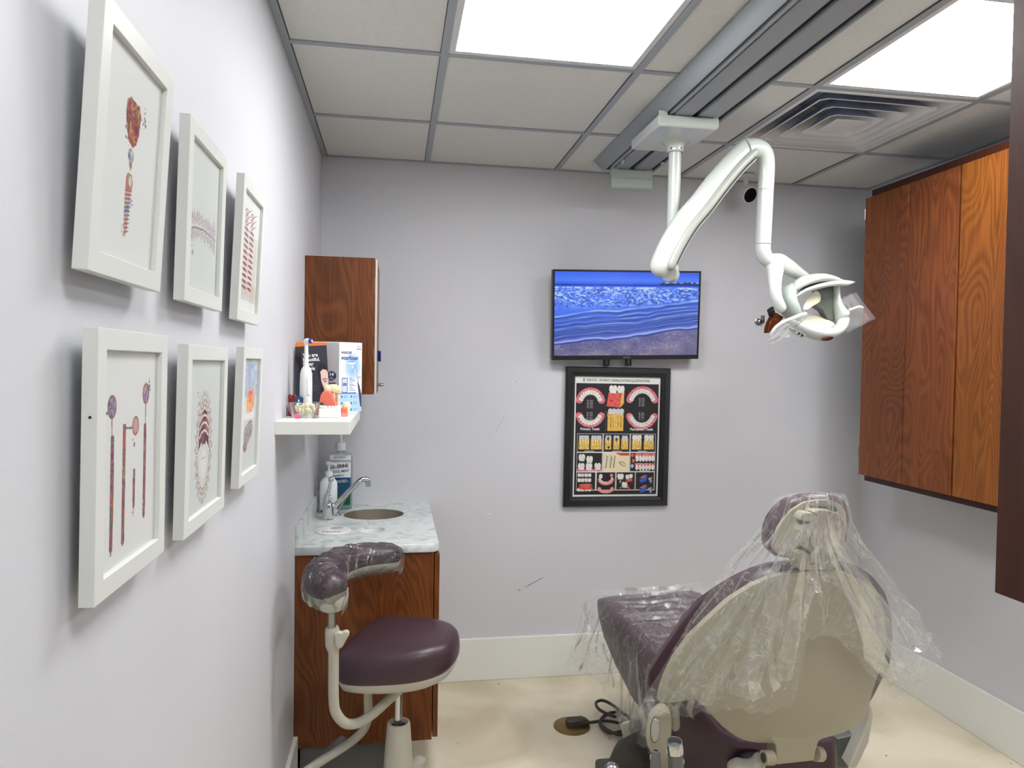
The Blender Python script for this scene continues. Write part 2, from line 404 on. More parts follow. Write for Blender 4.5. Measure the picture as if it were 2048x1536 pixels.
# ------------------------------------------------------------------ the room
MB().add([(0,REAR,0),(W,REAR,0),(W,D,0),(0,D,0)], [(0,1,2,3)]).build('floor', MT['floor'], kind='structure', smooth=0)
MB().box(-.1, 0, REAR, D, 0, H+.1).build('wall_left', MT['wall'], kind='structure', smooth=0)
wb = MB().box(-.1, W+.1, D, D+.1, 0, H+.1)
def mark(P, w, m):
    for a, b in zip(P[:-1], P[1:]):
        a, b = Vector(a), Vector(b); d = (b-a).normalized(); n = Vector((-d.z, 0, d.x))*w/2
        y = Vector((0, -.0006, 0)); wb.add([a+n+y, b+n+y, b-n+y, a-n+y], [(0,1,2,3)], m)
mark([(0.964,3.317,0.436),(0.993,3.317,0.451),(1.024,3.317,0.467),(1.051,3.317,0.480)], .0022, 1)
mark([(0.930,3.317,0.421),(0.941,3.317,0.423)], .0035, 1)
mark([(0.813,3.317,1.186),(0.823,3.317,1.209),(0.838,3.317,1.233),(0.848,3.317,1.256)], .0010, 1)
mark([(0.780,3.317,1.155),(0.790,3.317,1.154)], .0012, 1)
mark([(0.888,3.317,1.422),(0.902,3.317,1.423)], .012, 2); mark([(0.893,3.317,1.421),(0.901,3.317,1.423)], .0035, 1)
mark([(0.777,3.317,0.789),(0.791,3.317,0.789)], .014, 2); mark([(0.780,3.317,0.786),(0.788,3.317,0.787)], .004, 1)
wb.build('wall_back', [MT['wall'], MT['wallmark'], MT['spackle']], kind='structure', smooth=0)
MB().box(W, W+.1, REAR, D, 0, H+.1).build('wall_right', MT['wall'], kind='structure', smooth=0)
MB().box(-.1, W+.1, REAR-.1, REAR, 0, H+.1).build('wall_rear', MT['wall'], kind='structure', smooth=0)
MB().box(1.2, W, .20, .30, 0, H).build('wall_partition', MT['wall'], kind='structure', smooth=0)
MB().box(0, .015, REAR, 2.538, 0, .187).build('baseboard_left', MT['trim'], kind='structure', smooth=0, bevel=.002)
MB().box(.47, W-.014, D-.014, D, 0, .2014).build('baseboard_back', MT['trim'], kind='structure', smooth=0, bevel=.003)
MB().box(W-.014, W, .30, D, 0, .2014).build('baseboard_right', MT['trim'], kind='structure', smooth=0, bevel=.003)

# ceiling: lay-in tiles on a T-bar grid; cells taken by lights and the vent are left open
cols = [0, G1, G1+T, G1+2*T, G1+3*T, W]
rows = [D]+[2.7739-T*k for k in range(7)]+[REAR]
RY = lambda k: 2.7739-T*k
LIGHTS = [(1, 2), (3, 2), (1, 5), (3, 4)]         # (column, row) of the lit panels; last two unseen, added for fill
VENT = (3, 1)
ce = MB()
for i in range(len(cols)-1):
    for j in range(len(rows)-1):
        x0, x1, y1, y0 = cols[i], cols[i+1], rows[j], rows[j+1]
        if (i, j) in LIGHTS or (i, j) == VENT: continue
        ce.box(x0, x1, y0, y1, H+.004, H+.02, 0)
b = .0115
def bar(x0, x1, y0, y1, dz=0):
    ce.box(x0, x1, y0, y1, H-.001+dz, H+.006-dz, 1)
for x in cols[1:-1]: bar(x-b, x+b, REAR, D)
for y in rows[1:-1]: bar(.0005, W-.0005, y-b, y+b, .0006)
bar(.0004, .023, REAR, D-.001, -.0003); bar(W-.023, W-.0004, REAR, D-.001, -.0003); bar(.0003, W-.0003, D-.02, D-.0005, .0003)
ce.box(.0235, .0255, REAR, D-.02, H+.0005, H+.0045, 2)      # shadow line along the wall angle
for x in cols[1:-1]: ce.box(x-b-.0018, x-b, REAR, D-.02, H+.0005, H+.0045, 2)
ce.box(-.1, W+.1, REAR-.1, D+.1, H+.16, H+.2, 0)          # slab above, closes the plenum
ce.build('ceiling', [MT['tile'], MT['grid'], MT['gridgap']], kind='structure', smooth=0)

LLAB = ['bright square ceiling light panel left of the ceiling rail', 'bright square ceiling light panel right of the rail beside the air vent', 'added unseen fill light panel over the entrance end of the room', 'added unseen fill light panel above the overhead cabinet']
for (i, j), lb in zip(LIGHTS, LLAB):
    x0, x1, y1, y0 = cols[i]+b, cols[i+1]-b, rows[j]-b, rows[j+1]+b
    t = thing('ceiling_light', ((x0+x1)/2, (y0+y1)/2, H), lb, 'ceiling light', 'square ceiling light panels')
    fr = MB(); q = .02
    for a in ((x0, x0+q, y0, y1), (x1-q, x1, y0, y1), (x0+q, x1-q, y0, y0+q), (x0+q, x1-q, y1-q, y1)): fr.box(*a, H+.001, H+.03)
    fr.box(x0, x1, y0, y1, H+.03, H+.06)
    fr.build('frame', MT['ventw'], t, smooth=0)
    MB().box(x0+q, x1-q, y0+q, y1-q, H+.006, H+.012).build('diffuser', MT['panel'], t, smooth=0)

# square air diffuser
x0, x1, y1, y0 = cols[3]+b, cols[4]-b, rows[1]-b, rows[2]+b
cx, cy = (x0+x1)/2, (y0+y1)/2
t = thing('air_vent', (cx, cy, H), 'white square louvred air vent in the ceiling by the wall cabinets', 'air vent')
def ring(h0, z0, h1, z1, m=0, th=.004):
    """sloped square ring from half width h0 at z0 to h1 at z1"""
    sq = lambda h, z, c=.02: [(cx-h+c, cy-h, z), (cx+h-c, cy-h, z), (cx+h, cy-h+c, z), (cx+h, cy+h-c, z), (cx+h-c, cy+h, z), (cx-h+c, cy+h, z), (cx-h, cy+h-c, z), (cx-h, cy-h+c, z)]
    return MB().loft([sq(h0+.007, z0), sq(h0, z0)], 0, False, False).loft([sq(h0, z0), sq(h1, z1)], 1, False, False).loft([sq(h1, z1), sq(h1-th, z1+th*.4), sq(h0-th, z0+th*.4), sq(h0, z0)], m, False, False)
hw = x1-cx
fr = MB()
for a in ((x0, x1, y0, y0+.018), (x0, x1, y1-.018, y1), (x0, x0+.018, y0+.018, y1-.018), (x1-.018, x1, y0+.018, y1-.018)): fr.box(*a, H-.002, H+.006)
fr.build('frame', MT['ventw'], t, smooth=0, bevel=.002)
ring(hw-.016, H+.004, hw-.13, H+.12, th=.005).build('outer_cone', [MT['ventw'], MT['ventw']], t, smooth=0)
MB().box(cx-.2, cx+.2, cy-.2, cy+.2, H+.125, H+.13).build('throat', MT['ventshade'], t, smooth=0)
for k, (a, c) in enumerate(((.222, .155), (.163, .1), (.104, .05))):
    ring(a, H+.0-.003*k, c, H+.062-.003*k).build('louvre', [MT['ventw'], MT['ventshade']], t, smooth=0)  # upper faces take the painted shade tone
MB().box(cx-.062, cx+.062, cy-.062, cy+.062, H-.006, H-.002).build('centre_plate', MT['ventw'], t, smooth=0, bevel=.001)
# ------------------------------------------------------------------ six framed prints on the left wall
CREAM = (226,228,226); INKY = [(120,60,70),(60,70,120),(150,110,70),(90,60,90),(170,140,60),(70,110,130)]
WC = [(150,50,50),(70,70,130),(190,150,80),(100,60,110),(200,110,70),(60,110,120),(170,60,80)]
def art_implant(c):
    Wt = c.water([(60,30,30),(150,40,40),(190,70,60),(80,40,40),(205,150,70),(140,40,45)], 3, 14)
    c.ell(.5,.37,.125,.10,Wt); c.poly([(.38,.40),(.63,.37),(.62,.46),(.58,.54),(.52,.575),(.45,.55),(.40,.48)],Wt)
    c.poly([(.38,.30),(.45,.26),(.52,.29),(.60,.27),(.64,.33),(.62,.42),(.40,.42)],Wt)
    c.splat(.68,.33,.09,12,[(120,70,80),(90,60,90)],4,.009); c.splat(.42,.52,.07,8,[(120,90,110)],5,.008)
    G = c.water([(150,150,160),(100,110,140),(190,180,160),(130,120,130)], 6, 16)
    c.ell(.50,.63,.052,.045,G); c.poly([(.455,.63),(.54,.63),(.53,.70),(.505,.735),(.48,.70)],G); c.ell(.515,.62,.02,.03,CREAM,.6)
    B = c.water([(80,90,140),(150,160,185),(170,150,90),(190,110,80),(190,120,120)], 8, 12)
    c.poly([(.44,.79),(.47,.745),(.54,.75),(.565,.80),(.54,.88),(.525,1.02),(.505,1.14),(.475,1.17),(.455,1.12),(.44,.98)],B)
    c.ell(.52,.795,.028,.035,CREAM,.7)
    for k in range(11):
        y = .86+k*.027; w = .06-.0022*k
        c.line([(.497-w,y+.012),(.495+w,y-.008)],.009,(120,90,100),.8); c.line([(.497-w,y+.022),(.495+w,y+.004)],.006,(235,232,220),.7)
    c.splat(.56,.93,.05,6,[(90,110,150)],7,.007); c.splat(.44,1.12,.04,6,[(180,110,110)],9,.007)
def art_teeth_row(c):
    q = random.Random(5); Wt = c.water(WC, 12, 20)
    for k in range(17):
        x = .10+.8*k/16; s = (x-.5)/.4; ym = .68+.07*s*s*(1 if s<0 else .2)+.02*s
        for sg in (-1, 1):
            L = .085+.03*q.random(); w = .030
            c.poly([(x-w*.6,ym),(x+w*.6,ym),(x+w*.35,ym+sg*L),(x-.004,ym+sg*(L+.02)),(x-w*.3,ym+sg*L)],(216,214,214))
            for d in (-w*.62, w*.62): c.line([(x+d,ym+sg*.01),(x+d*.4,ym+sg*L)],.007,Wt,.9)
            c.line([(x,ym+sg*.04),(x,ym+sg*(L+.03))],.004,(110,90,110),.8)
    c.line([(.08,.77),(.2,.72),(.5,.69),(.8,.70),(.92,.72)],.012,(90,80,130),.8)
    c.splat(.2,.9,.08,10,[(110,80,90)],3,.008); c.splat(.85,.55,.07,10,[(90,80,110),(170,140,90)],4,.007)
def art_instruments(c):
    c.rect(.0,.42,1,1.16,(206,200,194),.55); c.rect(.0,1.0,1,1.2,(196,184,172),.5)
    Wt = c.water(WC+[(190,60,50),(170,50,45)], 21, 16)
    for k in range(14):
        y = .20+k*.066; red = k > 6
        col = c.water([(170,50,50),(120,40,50),(200,110,70)], 30+k, 14) if red else Wt
        for sx_ in (.28,.58):
            if k < 3:
                c.ell(sx_,y,.08,.03,col); c.ell(sx_,y,.055,.017,(216,216,214)); c.line([(sx_+.07,y),(sx_+.22,y-.05)],.009,col)
            else:
                c.line([(sx_-.11,y+.006),(sx_-.04,y-.012),(sx_+.05,y-.008),(sx_+.13,y+.004)],.017,col); c.line([(sx_-.10,y-.014),(sx_+.1,y+.018)],.012,col); c.ell(sx_,y,.045,.017,col)
    c.splat(.4,1.1,.05,4,[(90,50,50)],6,.008)
def art_mirrors(c):
    Wt = c.water(WC+[(190,90,60),(150,110,110)], 41, 14)
    G = c.water([(150,140,170),(120,110,150),(200,170,165),(110,90,120)], 44, 18)
    def handle(x,y0,y1,w): c.poly([(x-w,y0),(x+w,y0),(x+w*1.15,(y0+y1)/2),(x+w,y1-.02),(x,y1),(x-w,y1-.02),(x-w*1.15,(y0+y1)/2)],Wt)
    c.ell(.19,.35,.072,.075,Wt); c.ell(.19,.35,.055,.06,G); c.line([(.19,.42),(.195,.54)],.014,(150,90,100)); handle(.205,.53,1.27,.026); c.splat(.12,.36,.07,8,[(80,70,100)],2,.008)
    c.ell(.60,.50,.062,.066,Wt); c.ell(.60,.50,.048,.052,(206,160,150)); c.line([(.40,.50),(.55,.51)],.014,(110,100,110)); handle(.40,.47,1.27,.025); c.splat(.58,.60,.05,6,[(100,70,90)],3,.008)
    c.ell(.79,.29,.066,.075,Wt); c.ell(.79,.29,.05,.06,G); c.line([(.79,.36),(.785,.5)],.014,(120,90,120)); handle(.785,.50,1.17,.024); c.splat(.84,.24,.06,10,[(70,70,100),(120,90,90)],4,.009)
    handle(.585,.79,1.07,.018); c.splat(.58,1.1,.03,4,[(90,80,90)],5,.007); c.splat(.2,1.27,.03,4,[(120,60,70)],6,.007)
def art_mouth(c):
    Wt = c.water([(110,40,50),(60,50,80),(170,80,60),(120,60,70),(190,120,90),(70,60,70)], 51, 18)
    for k in range(26):
        a = 2*math.pi*k/26; x = .5+.20*math.cos(a); y = .70+.36*math.sin(a)
        c.ell(x,y,.03,.04,(150,110,100),1,a); c.ell(x,y,.021,.03,(214,210,200),1,a)
        c.ell(.5+.245*math.cos(a),.70+.43*math.sin(a),.022,.03,(200,196,196),1,a); c.line([(.5+.23*math.cos(a),.70+.40*math.sin(a)),(.5+.27*math.cos(a),.70+.46*math.sin(a))],.006,(120,80,80),.7)
    c.poly([(.34,.72),(.36,.52),(.42,.42),(.5,.39),(.58,.42),(.64,.52),(.66,.72),(.58,.66),(.42,.66)],Wt)
    for y in (.44,.50,.565): c.line([(.37+.03*(.6-y),y+.05),(.43,y+.012),(.5,y),(.57,y+.012),(.63,y+.05)],.018,(222,220,216))
    c.ell(.5,.66,.06,.07,(120,120,80),.8); c.ell(.5,.64,.05,.05,Wt)
    c.ell(.5,.83,.125,.155,(216,216,212)); c.ell(.5,.83,.085,.12,(224,226,224)); c.line([(.5,.72),(.5,.88)],.005,(120,110,110)); c.line([(.45,.79),(.56,.79)],.004,(120,110,110))
    c.splat(.3,.30,.06,8,[(110,90,90)],1,.007); c.splat(.7,.72,.08,12,[(120,90,90)],2,.006); c.splat(.5,1.13,.05,6,[(130,100,100)],3,.006)
def art_color(c):  # abstract blue and orange patches above grey ones
    B = c.water([(140,160,205),(200,210,228),(160,180,215),(215,218,228)], 61, 10)
    c.rect(.1,.06,1,.5,B,.85); c.poly([(.30,.5),(.42,.36),(.55,.40),(.66,.28),(.76,.36),(.8,.5)],(206,190,196),.6)
    O = c.water([(226,90,70),(236,140,80),(240,190,120),(220,80,90)], 63, 10)
    c.ell(.55,.58,.2,.16,O); c.ell(.75,.53,.09,.14,O); c.rect(.72,.35,.80,.52,(240,190,140),.7)
    c.rect(.12,.72,.88,.80,(232,232,232)); c.rect(.1,.80,.9,1.24,(212,212,214))
    G = c.water([(150,140,145),(190,186,190),(120,110,120),(205,200,200)], 67, 22)
    c.ell(.45,1.0,.2,.14,G); c.ell(.62,.94,.18,.12,G); c.ell(.35,1.15,.12,.07,c.water([(150,110,105),(180,150,140)],68,18)); c.line([(.5,.85),(.66,.84),(.7,1.1)],.02,(130,130,150))
FR = [ # y0, y1, z0, z1, top offset, art, label, mount (white card inside)
 ('U1', .775, .997, 1.582, 1.862, .0165, art_implant, 'white frame with a red tooth and implant screw print, nearest of the upper row', True),
 ('U2', 1.105, 1.333, 1.581, 1.853, .008, art_teeth_row, 'white frame with a row of spiky teeth print, middle of the upper row', False),
 ('U3', 1.457, 1.684, 1.576, 1.861, .013, art_instruments, 'white frame with a stacked red dental instruments print, farthest of the upper row', True),
 ('L1', .791, 1.017, 1.233, 1.525, .004, art_mirrors, 'white frame with four coloured dental mirrors, nearest of the lower row', True),
 ('L2', 1.107, 1.358, 1.226, 1.517, .006, art_mouth, 'white frame with an open mouth drawing, middle of the lower row', False),
 ('L3', 1.480, 1.688, 1.238, 1.523, .0095, art_color, 'white frame with blue and orange patches, farthest of the lower row', False)]
for code, y0, y1, z0, z1, lean, art, lb, mount in FR:
    w, h = y1-y0, z1-z0; th = .0155
    t = thing('picture_frame', (.0145, y0, z0), lb, 'picture', 'white framed dental prints', rot=(0, math.atan2(lean, h), 0))
    MB().molding(w, h, [(0,0),(0,th),(.023,th),(.0235,.0094),(.0235,.001),(0,0)]).build('frame', MT['frame'], t, smooth=0, bevel=.0008, local=True)
    a = .0232; iw, ih = w-2*a, h-2*a
    MB().box(.004, .0078, a-.004, w-a+.004, a-.004, h-a+.004).build('backing', MT['mount'], t, smooth=0, local=True)
    c = Canvas(iw, ih, 190, CREAM if mount else (212,218,215)); art(c)
    c.build('print', MT['art'], (.0086, a, h-a), (0, iw, 0), (0, 0, -ih), t, local=True)
    MB().add([(0.0100, a, a), (0.0100, w-a, a), (0.0100, w-a, h-a), (0.0100, a, h-a)], [(0,1,2,3)]).build('glass_pane', MT['pane'], t, smooth=0, local=True)
    if code == 'L1': MB().lathe((th*.55, -.0003, h*.68), [(.0016,0),(.0012,.0006)], 8, axis=(0,-1,0)).build('screw_hole', MT['black'], t, local=True)

# ------------------------------------------------------------------ corner: shelf, small wall cabinet, sink counter
s = MB(); s.box(0, .209, 2.095, 2.70, 1.287, 1.325)
tag(s.build('wall_shelf', MT['trim'], smooth=0, bevel=.0015), 'thick white floating shelf on the left wall, loaded with dental models', 'shelf')

t = thing('wall_cabinet', (.13, 2.95, 1.378), 'small cherry wood wall cabinet in the left corner above the sink', 'cabinet')
MB().box(0, .2565, 2.738, 3.05, 1.378, 1.894).build('body', MT['wood'], t, smooth=0, bevel=.001)
dr = MB().box(.2585, .2665, 2.744, 3.046, 1.380, 1.888).build('door', MT['wood'], t, smooth=0, bevel=.001)
MB().box(.2585, .2665, 2.7425, 2.7445, 1.380, 1.888).build('edge_band', mat('pale door edge', (206,196,190), .4), dr, smooth=0)
hd = MB(); hd.tube(catmull([(.266,2.80,1.412),(.285,2.80,1.412),(.289,2.81,1.412),(.289,2.88,1.412),(.285,2.89,1.412),(.266,2.89,1.412)],4), .005, 10)
hd.build('handle', MT['nickel'], dr)
for z in (1.53, 1.79): MB().box(.2555, .2590, 2.739, 2.742, z-.03, z+.03).build('hinge', MT['nickel'], t, smooth=0)
MB().box(.2566, .2584, 2.741, 2.744, 1.384, 1.80).build('door_gap', MT['blackink'], t, smooth=0)
k = MB(); k.prism([(.2685,2.80,1.545),(.2685,2.815,1.549),(.2685,2.833,1.512),(.2685,2.823,1.506)], (.012,0,-.004))
tag(k.build('hanging_strip', MT['blue'], smooth=0), 'blue plastic strip hanging on the small corner cabinet door', 'strip')

t = thing('sink_cabinet', (.25, 2.93, 0), 'cherry wood base cabinet under the sink counter', 'cabinet')
k = MB(); k.box(.001, .481, 2.534, 2.552, .143, .822); k.box(.001, .481, D-.02, D-.002, .143, .822); k.box(.001, .016, 2.552, D-.02, .143, .822); k.box(.016, .481, 2.552, D-.02, .143, .16); k.box(.465, .481, 2.552, D-.02, .76, .822)
k.build('body', MT['wood'], t, smooth=0, bevel=.001)
MB().box(.484, .502, 2.538, 2.92, .15, .815).build('door', MT['wood'], t, smooth=0, bevel=.001)
MB().box(.484, .502, 2.924, D-.006, .15, .815).build('door', MT['wood'], t, smooth=0, bevel=.001)
MB().box(.02, .40, 2.56, D-.004, 0, .143).build('toe_kick', MT['midgrey'], t, smooth=0)

# worktop with an oval sink cut-out and a round waste hole: a 2-D curve extruded to a slab
def slab(name, outer, holes, z0, z1, m, parent=None):
    cu = bpy.data.curves.new('c', 'CURVE'); cu.dimensions = '2D'; cu.fill_mode = 'BOTH'; cu.extrude = (z1-z0)/2-.002; cu.bevel_depth = .002; cu.bevel_resolution = 1
    for P in [outer]+holes:
        sp = cu.splines.new('POLY'); sp.points.add(len(P)-1); sp.use_cyclic_u = True
        for p, q in zip(sp.points, P): p.co = (q[0], q[1], 0, 1)
    t_ = bpy.data.objects.new('c', cu); COL.objects.link(t_)
    me = bpy.data.meshes.new_from_object(t_.evaluated_get(bpy.context.evaluated_depsgraph_get())); bpy.data.objects.remove(t_)
    for v in me.vertices: v.co.z += (z0+z1)/2
    me.materials.clear(); me.materials.append(m); me.name = name
    o = bpy.data.objects.new(name, me); COL.objects.link(o)
    if parent:
        for v in me.vertices: v.co -= parent.location
        o.parent = parent
    return o
ov = lambda cx_, cy_, a, b_, n=48: [(cx_+a*math.cos(2*math.pi*i/n), cy_+b_*math.sin(2*math.pi*i/n)) for i in range(n)]
SX, SY, SA, SB = .2525, 3.07, .129, .118
HX, HY, HR = .254, 2.772, .052
t = thing('sink_worktop', (.25, 2.93, .824), 'grey marbled worktop over the sink cabinet with backsplash', 'worktop')
slab('counter_top', [(0,2.53),(.478,2.53),(.497,2.548),(.497,D),(0,D)], [ov(SX,SY,SA,SB), ov(HX,HY,HR,HR)], .824, .854, MT['stone'], t)
sp = MB(); sp.box(0, .0135, 2.534, D, .854, .926); sp.build('backsplash', MT['stone'], t, smooth=0, bevel=.002)
rm = MB(); rm.lathe((HX,HY,.845), [(HR+.004,-.02),(HR+.004,0),(HR-.004,.001),(HR-.006,-.02),(HR-.006,-.018)], 40, c0=False, c1=False); rm.lathe((HX,HY,.79), [(HR-.006,.04),(HR-.008,0),(.001,-.002)], 30, c0=False)
rm.build('waste_chute', MT['bright'], t)
sk = MB(); sk.lathe((SX,SY,.823), [(SA+.012,-.001),(SA-.0005,.0),(SA-.001,.0275),(SA-.003,.0285),(SA-.006,-.02),(SA-.012,-.10),(SA-.03,-.125),(.03,-.13),(.001,-.131)], 48, sy=SB/SA, c0=False)
sk.build('sink_bowl', MT['steelin'], t)
k = MB(); k.lathe((SX,SY,.693), [(.0,.003),(.022,.003),(.024,.001)], 20, c0=False, c1=False); k.build('drain', MT['chrome'], t)

t = thing('faucet', (.071, 2.975, .854), 'chrome single lever faucet beside the small sink', 'faucet')
k = MB(); k.lathe((.071,2.975,.854), [(.025,0),(.025,.003),(.0225,.005),(.0225,.042),(.0228,.043),(.0228,.062),(.018,.07),(.006,.072)], 28); k.build('base', MT['chrome'], t)
k = MB(); k.tube(catmull([(.082,2.98,.890),(.12,2.995,.928),(.16,3.01,.970),(.195,3.02,1.003),(.215,3.028,1.010),(.232,3.035,1.004)],5), [.013,.012,.0115,.011,.0115,.012], 14, ref=(0,0,1)); k.cyl((.229,3.034,1.004),(.231,3.035,.978),.0115); k.build('spout', MT['chrome'], t)
k = MB(); k.tube(catmull([(.069,2.972,.918),(.066,2.965,.945),(.075,2.96,.98),(.082,2.955,1.012)],5), [.019,.012,.007,.0055], 14, ref=(1,0,0)); k.ball((.083,2.953,1.021), .0115); k.build('lever', MT['chrome'], t)
k = MB(); k.lathe((.105,3.045,.854), [(.014,0),(.014,.004),(.006,.006),(.006,.012)], 18); k.tube([(.105,3.045,.866),(.13,3.06,.915),(.14,3.065,.93)], .0045, 8); k.ball((.142,3.066,.932), .006); k.build('side_sprayer', MT['chrome'], t)

t = thing('soap_bottle', (.062, 3.10, .854), 'white pump soap bottle standing behind the chrome faucet', 'bottle')
k = MB(); k.lathe((.062,3.10,.854), [(.034,0),(.0365,.004),(.0365,.118),(.034,.136),(.022,.152),(.015,.156),(.015,.16)], 28, sy=.62); k.build('bottle', MT['boxwhite'], t)
k = MB(); k.lathe((.062,3.10,1.012), [(.0155,0),(.0155,.02),(.012,.022)], 20); k.build('collar', MT['boxwhite'], t)
k = MB(); k.cyl((.062,3.10,1.03),(.062,3.10,1.062),.0045); k.tube([(.052,3.10,1.066),(.062,3.10,1.068),(.085,3.095,1.064),(.094,3.093,1.058)], [.008,.0085,.006,.004], 12); k.build('pump_head', MT['boxwhite'], t)
k = MB()
for i, (u_, w_) in enumerate(((.0, .04), (.012, .05), (.022, .045), (.034, .05), (.046, .03), (.056, .05))):
    k.box(.062-w_/2, .062+w_/2-.004, 3.0768, 3.0773, .935-u_-.0015, .935-u_)
k.box(.032,.05, 3.0768, 3.0776, .862, .872)
k.build('label', MT['ink'], t, smooth=0)
t = thing('mouthwash_bottle', (.102, 3.21, .854), 'large clear mouthwash bottle with pump behind the soap bottle', 'bottle')
k = MB()
def rr(cx_, cy_, a, b_, z, n=32, e=3.2):
    P = []
    for i in range(n):
        th = 2*math.pi*i/n; c_, s_ = math.cos(th), math.sin(th)
        P.append((cx_+a*math.copysign(abs(c_)**(2/e), c_), cy_+b_*math.copysign(abs(s_)**(2/e), s_), z))
    return P
k.loft([rr(.102,3.21,.052,.036,z) if False else rr(.102,3.21,a,b_,z) for z, a, b_ in ((.854,.05,.034),(.858,.053,.037),(1.03,.053,.037),(1.075,.052,.036),(1.095,.047,.032),(1.105,.02,.018),(1.118,.018,.017))]); k.build('bottle', MT['bottle'], t)
k = MB(); k.loft([rr(.102,3.21,a,b_,z) for z, a, b_ in ((.857,.049,.033),(1.0,.049,.033))]); k.build('mouthwash', mat('teal mouthwash', (120,176,176), .1), t)
k = MB(); k.lathe((.102,3.21,1.112), [(.0215,0),(.0215,.03),(.019,.034),(.009,.036),(.009,.042)], 24); k.build('pump_collar', MT['bright'], t)
k = MB(); k.cyl((.102,3.21,1.15),(.102,3.21,1.215),.0062); k.cyl((.102,3.21,.87),(.102,3.21,1.11),.004); k.lathe((.102,3.21,1.215), [(.013,0),(.016,.004),(.016,.016),(.01,.02)], 18); k.tube([(.102,3.21,1.226),(.135,3.20,1.226),(.15,3.195,1.218)], [.007,.006,.005], 10); k.build('pump', MT['bright'], t)
yl = 3.1725
lab = MB(); lab.box(.056,.149, yl, yl+.0008, .995, 1.062, 0); lab.box(.056,.149, yl, yl+.0008, .92, .995, 1); lab.box(.056,.149, yl, yl+.0008, .875, .92, 2); lab.box(.06,.15, yl, yl+.0008, 1.072, 1.094, 0)
lb_ = lab.build('label', [MT['boxwhite'], MT['bnavy'], MT['bgreen']], t, smooth=0)
text('LISTERINE', .0215, (.060,yl-.0006,1.033), (1,0,.10), (-.1,0,1), MT['ink'], lb_, sx=.83, bold=.0006)
text('COOL MINT', .0155, (.066,yl-.0006,1.014), (1,0,.08), (-.08,0,1), MT['tealink'], lb_, sx=.9, bold=.0004)
text('ANTISEPTIC', .0085, (.07,yl-.0006,.998), (1,0,.08), (-.08,0,1), MT['ink'], lb_, sx=1.15, bold=.0002)
text('KILLS GERMS\nFRESH BREATH', .0075, (.09,yl-.0006,.978), (1,0,.08), (-.08,0,1), MT['whiteink'], lb_)
text('ZERO ALCOHOL\nLESS INTENSE', .0085, (.075,yl-.0006,1.085), (1,0,.06), (-.06,0,1), MT['tealink'], lb_)

t = thing('waste_lid', (.109, 2.765, .854), 'white round lid with red lettering lying by the sink edge', 'lid')
k = MB(); k.lathe((.109,2.765,.854), [(.066,0),(.068,.002),(.067,.005),(.05,.0062),(.001,.0062)], 40, sy=1.0); k.build('disc', MT['bright'], t)
k = MB(); k.lathe((.122,2.785,.8602), [(.001,.0006),(.024,.0006),(.025,0)], 24, c0=False, c1=False); k.build('dimple', mat('pale grey recess', (176,176,178), .5), t)
text('STERI-SINK', .014, (.072,2.722,.8606), (1,0,0), (0,1,0), MT['redink'], t, sx=1.0, bold=.0004)
k = MB(); k.box(.055,.083,2.735,2.7358,.860,.895); k.build('clear_tab', MT['sleeve'], t, smooth=0)

# ------------------------------------------------------------------ things on the shelf (top at 1.325)
Z0 = 1.325
t = thing('flosser_box', (.14, 2.56, Z0), 'tall white and blue carton standing at the far end of the shelf', 'box')
ex, ey = Vector((.978, .208, 0)), Vector((-.208, .978, 0))     # carton turned a little to the room
def bx(u, v, z): return Vector((.016, 2.545, Z0))+ex*u+ey*v+Vector((0,0,z))
BH, FR_, SD = .243, .082, .128
k = MB(); A = [bx(.0,0,0), bx(.122,-.043,0), bx(.205,-.011,0), bx(.08,.032,0)]
k.loft([A, [p+Vector((0,0,BH)) for p in A]]); k.build('carton', MT['boxwhite'], t, smooth=0, bevel=.0008)
sA, sB, sC = A[0], A[1], A[2]
def panel(a, b_, inset, m, name, z0=.002, z1=BH-.002, off=.0006):
    d = (b_-a).normalized(); n = Vector((d.y, -d.x, 0)); p, q = a+d*inset+n*off, b_-d*inset+n*off
    return MB().add([(p.x,p.y,Z0+z0),(q.x,q.y,Z0+z0),(q.x,q.y,Z0+z1),(p.x,p.y,Z0+z1)], [(0,1,2,3)]).build(name, m, t, smooth=0)
panel(sA, sB, .001, MT['boxgrey'], 'side_panel')
# front face artwork
d1 = (sC-sB).normalized(); n1 = Vector((d1.y, -d1.x, 0)); wf = (sC-sB).length
c = Canvas(wf, BH, 120, (238,240,246)); h = c.H
g = np.clip(1-np.hypot((c.X-.60)/.42, (c.Y-.95)/.62), 0, 1)[..., None]**.8; c.A = c.A*(1-g)+np.array((110,168,236))*g
c.rect(0,2.0,1,h,(176,208,240)); 
for i in range(2):
    for j in range(3):
        c.ell(.12+.42*i,2.14+.26*j,.035,.05,(60,110,170)); 
        for q in range(3): c.rect(.2+.42*i,2.09+.26*j+q*.045,.4+.42*i-.03*q,2.105+.26*j+q*.045,(90,140,190))
c.rect(.0,1.98,.75,2.03,(40,100,190)); c.poly([(.75,1.98),(.1,2.03),(.0,2.1),(.0,1.98)],(80,140,220),.6)
c.rect(.12,1.42,.36,1.95,(206,214,238)); c.rect(.14,1.40,.36,1.43,(70,80,110)); c.line([(.13,1.42),(.13,1.94),(.2,1.98),(.33,1.97),(.36,1.9),(.36,1.42)],.025,(60,80,140)); c.rect(.16,1.6,.33,1.72,(90,120,180)); c.line([(.3,.85),(.3,1.42)],.02,(200,206,220))
for q in range(9):
    a = 2.6+q*.22; c.line([(.64,1.02),(.64+.2*math.cos(a-1.0),1.02+.24*math.sin(a-1.0)*-1)],.012,(235,245,255),.8)
